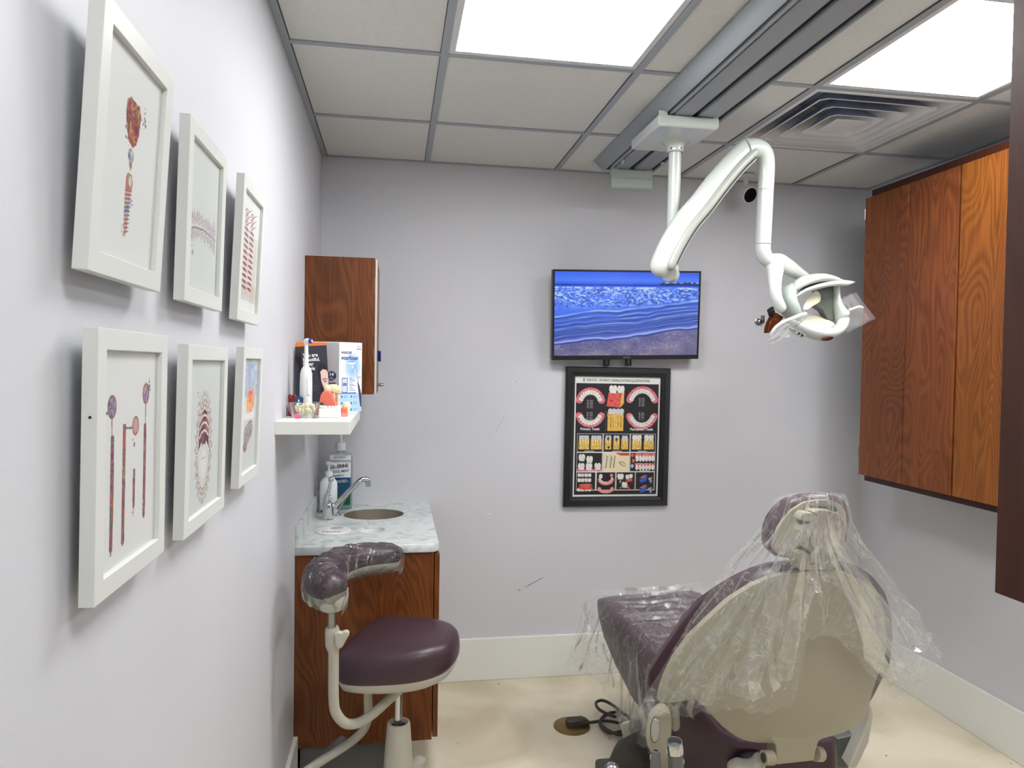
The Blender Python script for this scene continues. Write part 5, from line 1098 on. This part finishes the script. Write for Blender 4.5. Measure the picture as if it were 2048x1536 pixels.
# headrest
HC = [(1.351,1.569,1.194),(1.318,1.573,1.191),(1.287,1.582,1.179),(1.268,1.594,1.156),(1.254,1.606,1.126),(1.249,1.617,1.093),(1.251,1.623,1.065),(1.259,1.626,1.044),(1.276,1.625,1.029),(1.302,1.619,1.026),(1.334,1.615,1.023),(1.374,1.610,1.027),(1.421,1.608,1.035),(1.446,1.607,1.048),(1.454,1.602,1.068),(1.453,1.594,1.103),(1.449,1.585,1.137),(1.439,1.578,1.160),(1.418,1.572,1.181),(1.384,1.568,1.193)]
HS = [(1.337,1.548,1.183),(1.307,1.553,1.177),(1.283,1.562,1.159),(1.267,1.572,1.134),(1.258,1.581,1.110),(1.255,1.590,1.080),(1.254,1.595,1.061),(1.261,1.597,1.047),(1.274,1.596,1.039),(1.297,1.592,1.036),(1.320,1.588,1.035),(1.357,1.584,1.038),(1.403,1.582,1.048),(1.421,1.580,1.059),(1.429,1.577,1.075),(1.432,1.571,1.098),(1.427,1.563,1.128),(1.418,1.556,1.152),(1.397,1.550,1.173),(1.370,1.547,1.183)]
hc = Vector(([(1.341,1.577,1.109)])[0])
HCs, HSs = resample(HC, 60), resample(HS, 60)
k = MB(); k.loft([[p+Vector((0,.02,0)) for p in HSs]]+domed(HSs, hc+Vector((0,-.022,0)), .006), 0, True, True); k.build('headrest_shell', MT['beige'], t, smooth=50)
hf = hc+Vector((0,.06,0))
k = MB(); k.loft([[p.lerp(hc,.05)+Vector((0,.003,0)) for p in HSs],[p.lerp(q,.6) for p,q in zip(HSs,HCs)],HCs,[p.lerp(hf,.03)+Vector((0,.03,0)) for p in HCs],[p.lerp(hf,.16)+Vector((0,.048,0)) for p in HCs],[p.lerp(hf,.6)+Vector((0,.03,0)) for p in HCs],[p.lerp(hf,.97)+Vector((0,.012,0)) for p in HCs]], 0, False, True); k.build('headrest_cushion', MT['purple'], t, smooth=60)
MO = [(1.307,1.514,1.161),(1.322,1.512,1.167),(1.350,1.512,1.164),(1.376,1.515,1.155),(1.395,1.522,1.134),(1.404,1.531,1.101),(1.404,1.539,1.071),(1.393,1.542,1.056),(1.377,1.542,1.051),(1.377,1.547,1.032),(1.370,1.548,1.028),(1.327,1.548,1.030),(1.324,1.547,1.035),(1.327,1.543,1.048),(1.321,1.540,1.059),(1.294,1.539,1.076),(1.287,1.537,1.087),(1.285,1.530,1.114),(1.288,1.526,1.127),(1.303,1.523,1.132),(1.318,1.520,1.139),(1.320,1.516,1.152)]
k = MB(); k.prism(MO, (0,.04,0)); k.build('headrest_mount', MT['beige'], t, smooth=0, bevel=.005, seg=3)
HK = [(1.281,1.527,1.140),(1.283,1.524,1.149),(1.289,1.521,1.159),(1.303,1.519,1.159),(1.313,1.519,1.158),(1.319,1.521,1.150),(1.318,1.523,1.139),(1.311,1.525,1.135),(1.295,1.526,1.136)]
k = MB(); k.prism(HK, (0,.034,0)); k.build('release_catch', MT['beige'], t, smooth=0, bevel=.004, seg=3)
SL = [(1.318,1.537,1.170),(1.333,1.535,1.172),(1.368,1.535,1.171),(1.382,1.536,1.166),(1.386,1.539,1.156),(1.322,1.540,1.156)]
k = MB(); k.prism(SL, (0,.012,0)); k.build('slide_slot', MT['olive'], t, smooth=0)
kc = Vector(([(1.347,1.529,1.094)])[0])
k = MB(); k.lathe(kc, [(.0375,-.003),(.0375,.0003),(.0362,.0006)], 36, axis=(0,-1,0)); k.build('knob_gap', MT['darkgrey'], t)
k = MB(); k.lathe(kc, [(.0362,-.003),(.0362,.002),(.030,.004),(.02,.0025),(.001,.001)], 36, axis=(0,-1,0)); k.build('lock_knob', MT['beige'], t)
LB = [(1.299,1.554,1.037),(1.294,1.550,1.054),(1.296,1.548,1.062),(1.303,1.547,1.064),(1.313,1.547,1.058),(1.321,1.548,1.053),(1.328,1.549,1.048),(1.326,1.552,1.035),(1.329,1.554,1.026),(1.377,1.554,1.024),(1.385,1.553,1.029),(1.384,1.549,1.048),(1.398,1.548,1.055),(1.402,1.553,1.033),(1.400,1.557,1.020),(1.387,1.559,1.009),(1.306,1.560,1.011)]
k = MB(); k.prism(LB, (0,.05,0)); k.build('headrest_bracket', MT['beige'], t, smooth=0, bevel=.004, seg=3)
# seat and leg rest: lofted along the chair axis
ax_, bx_ = Vector((-.105,.9945,0)), Vector((.9945,.105,0)); A0 = Vector((1.465,1.75,0))
def section(s_, hw_, zt, zb, lx=0, n=36, e=5):
    c_ = A0+ax_*s_; P = []; zc, hz = (zt+zb)/2, (zt-zb)/2
    for i in range(n):
        th = 2*math.pi*i/n; cc, ss = math.cos(th), math.sin(th)
        x = hw_*math.copysign(abs(cc)**(2/e), cc); z = hz*math.copysign(abs(ss)**(2/e), ss)
        P.append(c_+bx_*(x+lx*(1 if x < 0 else 0)*(1-(z+hz)/(2*hz)))+Vector((0,0,zc+z)))
    return P
k = MB(); k.loft([section(.36,.20,.575,.42),section(.39,.228,.58,.38),section(.45,.238,.583,.32,-.01),section(.50,.238,.583,.295,-.01),section(.62,.238,.584,.305,-.01),section(.76,.236,.586,.36,-.01),section(.88,.234,.588,.435,-.01),section(.955,.230,.587,.495),section(.985,.222,.580,.525),section(1.0,.205,.57,.55)]); k.build('seat_cushion', MT['purple'], t, smooth=50)
RB = [(1.111,1.860,0.282),(1.112,1.860,0.452),(1.114,1.860,0.548),(1.126,1.860,0.568),(1.152,1.860,0.574),(1.179,1.860,0.563),(1.218,1.860,0.520),(1.264,1.860,0.467),(1.318,1.860,0.436),(1.411,1.860,0.425),(1.625,1.860,0.419),(1.637,1.860,0.237)]
k = MB(); k.prism(RB, (.10,.28,-.02)); k.build('seat_rear_pad', MT['purple'], t, smooth=40, bevel=.022, seg=4)
# left arm post with oval button plate, right arm
LA = [(1.021,1.750,0.581),(1.036,1.750,0.590),(1.055,1.750,0.592),(1.064,1.750,0.579),(1.068,1.750,0.555),(1.066,1.750,0.521),(1.064,1.750,0.488),(1.062,1.750,0.427),(1.036,1.750,0.429),(1.031,1.750,0.463),(1.012,1.750,0.476),(1.000,1.750,0.501),(0.997,1.750,0.518),(1.002,1.750,0.553),(1.009,1.750,0.569)]
k = MB(); k.prism(LA, (.02,.06,0)); k.build('left_arm_post', MT['beige'], t, smooth=30, bevel=.010, seg=4)
oc = Vector(([(1.019,1.748,0.546)])[0])
k = MB(); k.lathe(oc, [(.0125,-.001),(.0125,.0012),(.0118,.0014)], 32, axis=(0,-1,0), sy=2.75); k.build('button_gap', MT['darkgrey'], t)
k = MB(); k.lathe(oc, [(.0117,-.001),(.0117,.0016),(.009,.0028),(.001,.003)], 32, axis=(0,-1,0), sy=2.75); k.build('oval_button', MT['plast'], t)
LP = [(1.082,1.800,0.576),(1.104,1.800,0.589),(1.108,1.800,0.565),(1.112,1.800,0.520),(1.108,1.800,0.510),(1.101,1.800,0.506),(1.089,1.800,0.507)]
k = MB(); k.prism(LP, (.01,.04,0)); k.build('arm_bracket', MT['beige'], t, smooth=30, bevel=.006, seg=3)
RA = [(1.770,1.920,0.487),(1.781,1.920,0.469),(1.785,1.920,0.446),(1.771,1.920,0.364),(1.732,1.920,0.288),(1.702,1.920,0.291),(1.722,1.920,0.330),(1.748,1.920,0.385),(1.768,1.920,0.440)]
k = MB(); k.prism(RA, (.02,.10,0)); k.build('right_arm', MT['plast'], t, smooth=30, bevel=.008, seg=3)
RG = [(1.790,1.970,0.388),(1.788,1.970,0.356),(1.771,1.970,0.325),(1.742,1.970,0.259),(1.693,1.970,0.263),(1.697,1.970,0.356),(1.742,1.970,0.362)]
k = MB(); k.prism(RG, (.0,.03,0)); k.build('right_arm_inner', MT['olive'], t, smooth=0, bevel=.004)
# lift column and base
LC = [(1.078,2.220,0.321),(1.123,2.220,0.328),(1.157,2.220,0.262),(1.194,2.220,0.162),(1.245,2.220,-0.019),(1.126,2.220,-0.008),(1.113,2.220,0.128),(1.101,2.220,0.229)]
k = MB(); k.prism(LC, (.26,.10,0)); k.build('lift_arm', MT['plast'], t, smooth=0, bevel=.006)
DC = [(1.053,2.150,0.307),(1.080,2.150,0.279),(1.125,2.150,0.207),(1.165,2.150,0.066),(0.981,2.150,0.082),(1.004,2.150,0.178),(1.018,2.150,0.238),(1.037,2.150,0.282)]
k = MB(); k.prism(DC, (.22,.12,0)); k.build('base_cover', MT['darkgrey'], t, smooth=0, bevel=.008)
k = MB(); k.box(1.08,1.62,1.80,2.50,0,.05); k.build('base_plate', MT['darkgrey'], t, smooth=0, bevel=.012)
k = MB(); k.box(1.24,1.54,2.0,2.42,.04,.33); k.build('lift_column', MT['plast'], t, smooth=0, bevel=.02)
k = MB(); k.box(.88,1.30,1.702,1.74,.29,.31); k.box(1.12,1.30,1.74,2.05,.29,.31); k.build('instrument_bar', MT['plast'], t, smooth=0, bevel=.005)
# instruments hanging on the bar
t = thing('saliva_ejector', (1.0, 1.66, .38), 'grey tapered saliva ejector tip hanging by the left arm of the chair', 'instrument')
p = Vector(([(0.982,1.645,0.549)])[0])
k = MB(); k.lathe(p, [(.0165,-.21),(.0165,-.07),(.0145,-.055),(.0105,-.004),(.0098,0),(.006,0),(.0055,-.012)], 20); k.build('tip', MT['midgrey'], t)
k = MB(); k.lathe(p, [(.0160,-.073),(.0178,-.071),(.0178,-.064),(.0158,-.062)], 20); k.build('band', MT['ventw'], t)
t = thing('suction_handpiece', (1.05, 1.64, .38), 'chrome and grey suction handpiece hanging in front of the seat rear', 'instrument')
p = Vector(([(1.028,1.640,0.568)])[0]); axh = Vector((-.12,-.1,1)).normalized()
k = MB(); k.lathe(p, [(.019,-.22),(.0195,-.06),(.0185,-.04),(.0205,-.028),(.0212,-.004),(.0195,.002),(.0165,.0025),(.0155,-.010),(.001,-.012)], 26, axis=axh, c1=False); k.build('grip', MT['midgrey'], t)
k = MB(); k.lathe(p, [(.0216,-.024),(.0220,-.004),(.0198,.0035),(.0170,.0035)], 26, axis=axh, c0=False, c1=False); k.ball(p+Vector((-.003,-.012,-.010)), .006); k.ball(p+Vector((.008,-.010,-.012)), .005); k.build('chrome_rim', MT['chrome'], t)
lv = [(1.048,1.635,0.531),(1.054,1.635,0.525),(1.055,1.635,0.516),(1.050,1.635,0.510),(1.044,1.635,0.512),(1.043,1.635,0.524)]
k = MB(); k.prism(lv, (0,.012,0)); k.build('thumb_lever', MT['steel'], t, smooth=0, bevel=.002)
t = thing('air_water_syringe', (.92, 1.64, .38), 'chrome valve head standing at the left front of the chair base', 'instrument')
p = Vector(([(0.878,1.660,0.511)])[0])
k = MB(); k.lathe(p, [(.017,-.17),(.019,-.03),(.0195,-.012),(.0155,-.002),(.008,.003)], 24, axis=(.1,-.2,1)); k.build('valve_head', MT['chrome'], t)
k = MB(); k.lathe(p+Vector((.006,-.018,-.008)), [(.009,0),(.009,.004),(.006,.005),(.005,.001)], 18, axis=(.2,-.8,.4)); k.build('valve_port', MT['black'], t)
k = MB(); k.box(p.x-.018,p.x+.018,1.655,1.70,.29,.32); k.build('holder', MT['midgrey'], t, smooth=0, bevel=.003)

# ------------------------------------------------------------------ clear drapes on the chair
ROWS_L = [(1.257,1.571,1.191),(1.214,1.529,1.189),(1.193,1.526,1.145),(1.169,1.552,1.092),(1.138,1.584,1.034),(1.107,1.627,0.949),(1.076,1.673,0.860),(1.048,1.721,0.759),(1.014,1.777,0.644),(0.985,1.816,0.553)]
ROWS_R = [(1.409,1.554,1.196),(1.387,1.507,1.195),(1.398,1.503,1.146),(1.437,1.522,1.093),(1.498,1.548,1.034),(1.606,1.598,0.930),(1.702,1.646,0.842),(1.782,1.689,0.762),(1.845,1.727,0.678),(1.818,1.736,0.580)]
ROWS_C = [(1.304,1.519,1.208),(1.272,1.471,1.210),(1.260,1.457,1.156),(1.261,1.473,1.101),(1.265,1.486,1.052),(1.273,1.504,0.982),(1.283,1.525,0.898),(1.291,1.546,0.811),(1.297,1.567,0.723),(1.306,1.589,0.631)]
nr, nc = 110, 150; LL, RR, CC = (catmull(q, 13) for q in (ROWS_L, ROWS_R, ROWS_C)); m_ = len(LL)-1
fa = vnoise(nr, nc, 3, 30, 21)-.5; fb = vnoise(nr, nc, 8, 50, 22)-.5; fc = vnoise(nr, nc, 40, 60, 23)-.5; fd = np.abs(vnoise(nr, nc, 9, 13, 24)-.5)
HEMX = [0,.17,.22,.50,.51,.53,.62,.66,.70,.80,.86,.93,1]; HEMV = [.985,.99,.955,.955,.93,.73,.70,.745,.80,.95,.985,.92,.84]
V_ = []
for i in range(nr):
    for j in range(nc):
        v = j/(nc-1); lim = np.interp(v, HEMX, HEMV)+.006*math.sin(j*.7)+.008*math.sin(j*.23)
        u = i/(nr-1)*lim; f_ = min(u, 1)*m_; i0 = min(int(f_), m_-1); ft = f_-i0
        l, r_, c_ = LL[i0].lerp(LL[i0+1], ft), RR[i0].lerp(RR[i0+1], ft), CC[i0].lerp(CC[i0+1], ft)
        p = l*(2*(v-.5)*(v-1))+c_*(4*v*(1-v))+r_*(2*v*(v-.5))
        d_ = (.016*fa[i,j]+.010*fb[i,j]+.007*fc[i,j]-.022*(.25-fd[i,j]))*min(1,.2+1.3*u)
        V_.append(p+Vector((.4*d_*(v-.5), -abs(d_)*.5-d_*.55, .2*d_)))
k = MB(); F_ = [(i*nc+j, i*nc+j+1, (i+1)*nc+j+1, (i+1)*nc+j) for i in range(nr-1) for j in range(nc-1)]
k.add(V_, F_)
def surf(u, v, off=0):
    u = min(max(u, 0), 1); v = min(max(v, 0), 1); i = min(u*(nr-1), nr-1.001); j = min(v*(nc-1), nc-1.001); a, b_ = int(i), int(j); fi, fj = i-a, j-b_
    P = [V_[a*nc+b_], V_[a*nc+b_+1], V_[(a+1)*nc+b_], V_[(a+1)*nc+b_+1]]
    return P[0].lerp(P[1], fj).lerp(P[2].lerp(P[3], fj), fi)+Vector((0, -off, 0))
def strip(fn, u0, v0, u1, v1, w0, w1, o0=.003, o1=.010, wob=.01, n=16, q=rng):
    """a folded-over lap of film: lies on the sheet, one edge lifted"""
    A_, B_ = [], []; ph = q.random()*6
    du, dv = u1-u0, v1-v0; L_ = math.hypot(du, dv)+1e-6; nu, nv = -dv/L_, du/L_
    for i in range(n+1):
        t_ = i/n; w_ = w0+(w1-w0)*t_; e_ = wob*math.sin(ph+t_*5)*q.uniform(.6,1.2)
        u, v = u0+du*t_+nu*e_, v0+dv*t_+nv*e_
        A_.append(fn(u-nu*w_/2, v-nv*w_/2, o0)); B_.append(fn(u+nu*w_/2, v+nv*w_/2, o1))
    k.loft([A_, B_], 0, False, False, closed=False)
for a in [(.10,.47,.95,.33,.02,.10),(.12,.40,.96,.22,.015,.05),(.2,.52,.9,.45,.02,.07),(.1,.56,.66,.60,.02,.05),(.5,.62,.72,.40,.02,.05),(.50,.75,.70,.56,.015,.02),(.1,.60,.95,.80,.02,.07),(.08,.64,.95,.92,.02,.06),(.1,.68,.9,.98,.02,.05),(.1,.38,.85,.08,.01,.03),(.3,.30,.97,.12,.01,.05),(.72,.30,.95,.40,.02,.04),(.62,.36,.93,.45,.02,.02),(.3,.70,.85,.84,.02,.05),(.55,.80,.95,.76,.02,.08),(.45,.58,.74,.55,.03,.07)]: strip(surf, *a, o1=.005)
for _ in range(70):
    v0 = rng.random(); u0 = rng.uniform(.03,.6); u1 = min(.98, u0+rng.uniform(.1,.45)); v1 = .5+(v0-.5)*(1+.35*(u1-u0))+rng.uniform(-.04,.04)
    w_ = rng.uniform(.002,.007); strip(surf, u0, v0, u1, v1, w_, w_*.6, .003, .009, .006, 12)
for _ in range(46):       # crumpled gather at the right lower corner and along the hem
    c0 = rng.choice(((.88,.90),(.93,.82),(.94,.80),(.9,.3),(.92,.12),(.72,.62),(.97,.05)))
    u0, v0 = c0[0]+rng.uniform(-.06,.05), c0[1]+rng.uniform(-.07,.07); a = rng.random()*6.28; l_ = rng.uniform(.03,.09)
    strip(surf, u0, v0, u0+l_*math.cos(a), v0+l_*math.sin(a), rng.uniform(.006,.02), .004, .004, .022, .004, 5)
tag(k.build('clear_drape', MT['film'], smooth=50), 'clear plastic bag draped over the headrest and back of the dental chair', 'plastic drape')
# second sheet: over the leg rest with a skirt hanging on its left side
k = MB(); n1, n2 = 90, 70; V_ = []
g1 = vnoise(n1, n2, 30, 4, 31)-.5; g2 = vnoise(n1, n2, 50, 14, 32)-.5; g3 = vnoise(n1, n2, 14, 4, 33)-.5
for i in range(n1):
    s_ = 1.005-.83*i/(n1-1); c_ = A0+ax_*s_
    for j in range(n2):
        w_ = j/(n2-1)
        if w_ > .42:      # across the top
            x = -.238+(w_-.42)/.58*.47; p = c_+bx_*x+Vector((0,0,.594+.022*abs(g1[i,j])+.005*g2[i,j]))
        else:             # down the left side
            q_ = 1-w_/.42; p = c_+bx_*(-.238-.020*min(1,q_*6)-.035*q_**1.3-.05*q_*(s_ > .8)*(s_-.8)/.2+.02*g3[i,j]*q_+.004*g2[i,j])+Vector((0,0,.592-(.29-.03*math.sin(s_*9))*q_))
        V_.append(p)
k.add(V_, [(i*n2+j, i*n2+j+1, (i+1)*n2+j+1, (i+1)*n2+j) for i in range(n1-1) for j in range(n2-1)])
def surf2(u, v, off=0):
    u = min(max(u, 0), 1); v = min(max(v, 0), 1); a, b_ = min(int(u*(n1-1)), n1-1), min(int(v*(n2-1)), n2-1)
    return V_[a*n2+b_]+(Vector((0, 0, off)) if v > .42 else Vector((-off, 0, 0)))
for _ in range(46):       # wrinkles across the top
    u0 = rng.random(); v0 = rng.uniform(.43,.9); w_ = rng.uniform(.006,.022); strip(surf2, u0, v0, u0+rng.uniform(-.05,.05), v0+rng.uniform(.1,.4), w_, w_*.5, .001, .010, .01, 10)
for _ in range(34):       # folds down the side skirt
    u0 = rng.random(); v0 = rng.uniform(.25,.42); w_ = rng.uniform(.006,.03); strip(surf2, u0, v0, u0+rng.uniform(-.10,.16), v0-rng.uniform(.1,.36), w_, w_*.5, .002, .014, .01, 10)
for a in [(.02,.42,.16,.02,.03,.05),(.30,.42,.55,.0,.01,.03),(.55,.42,.75,.02,.02,.06),(.8,.40,.70,.0,.02,.08),(.95,.4,.85,.0,.03,.1),(.62,.36,.98,.12,.01,.02)]: strip(surf2, *a)
tag(k.build('clear_drape', MT['film'], smooth=50), 'crinkled clear plastic sheet over the leg rest and seat of the chair', 'plastic drape')
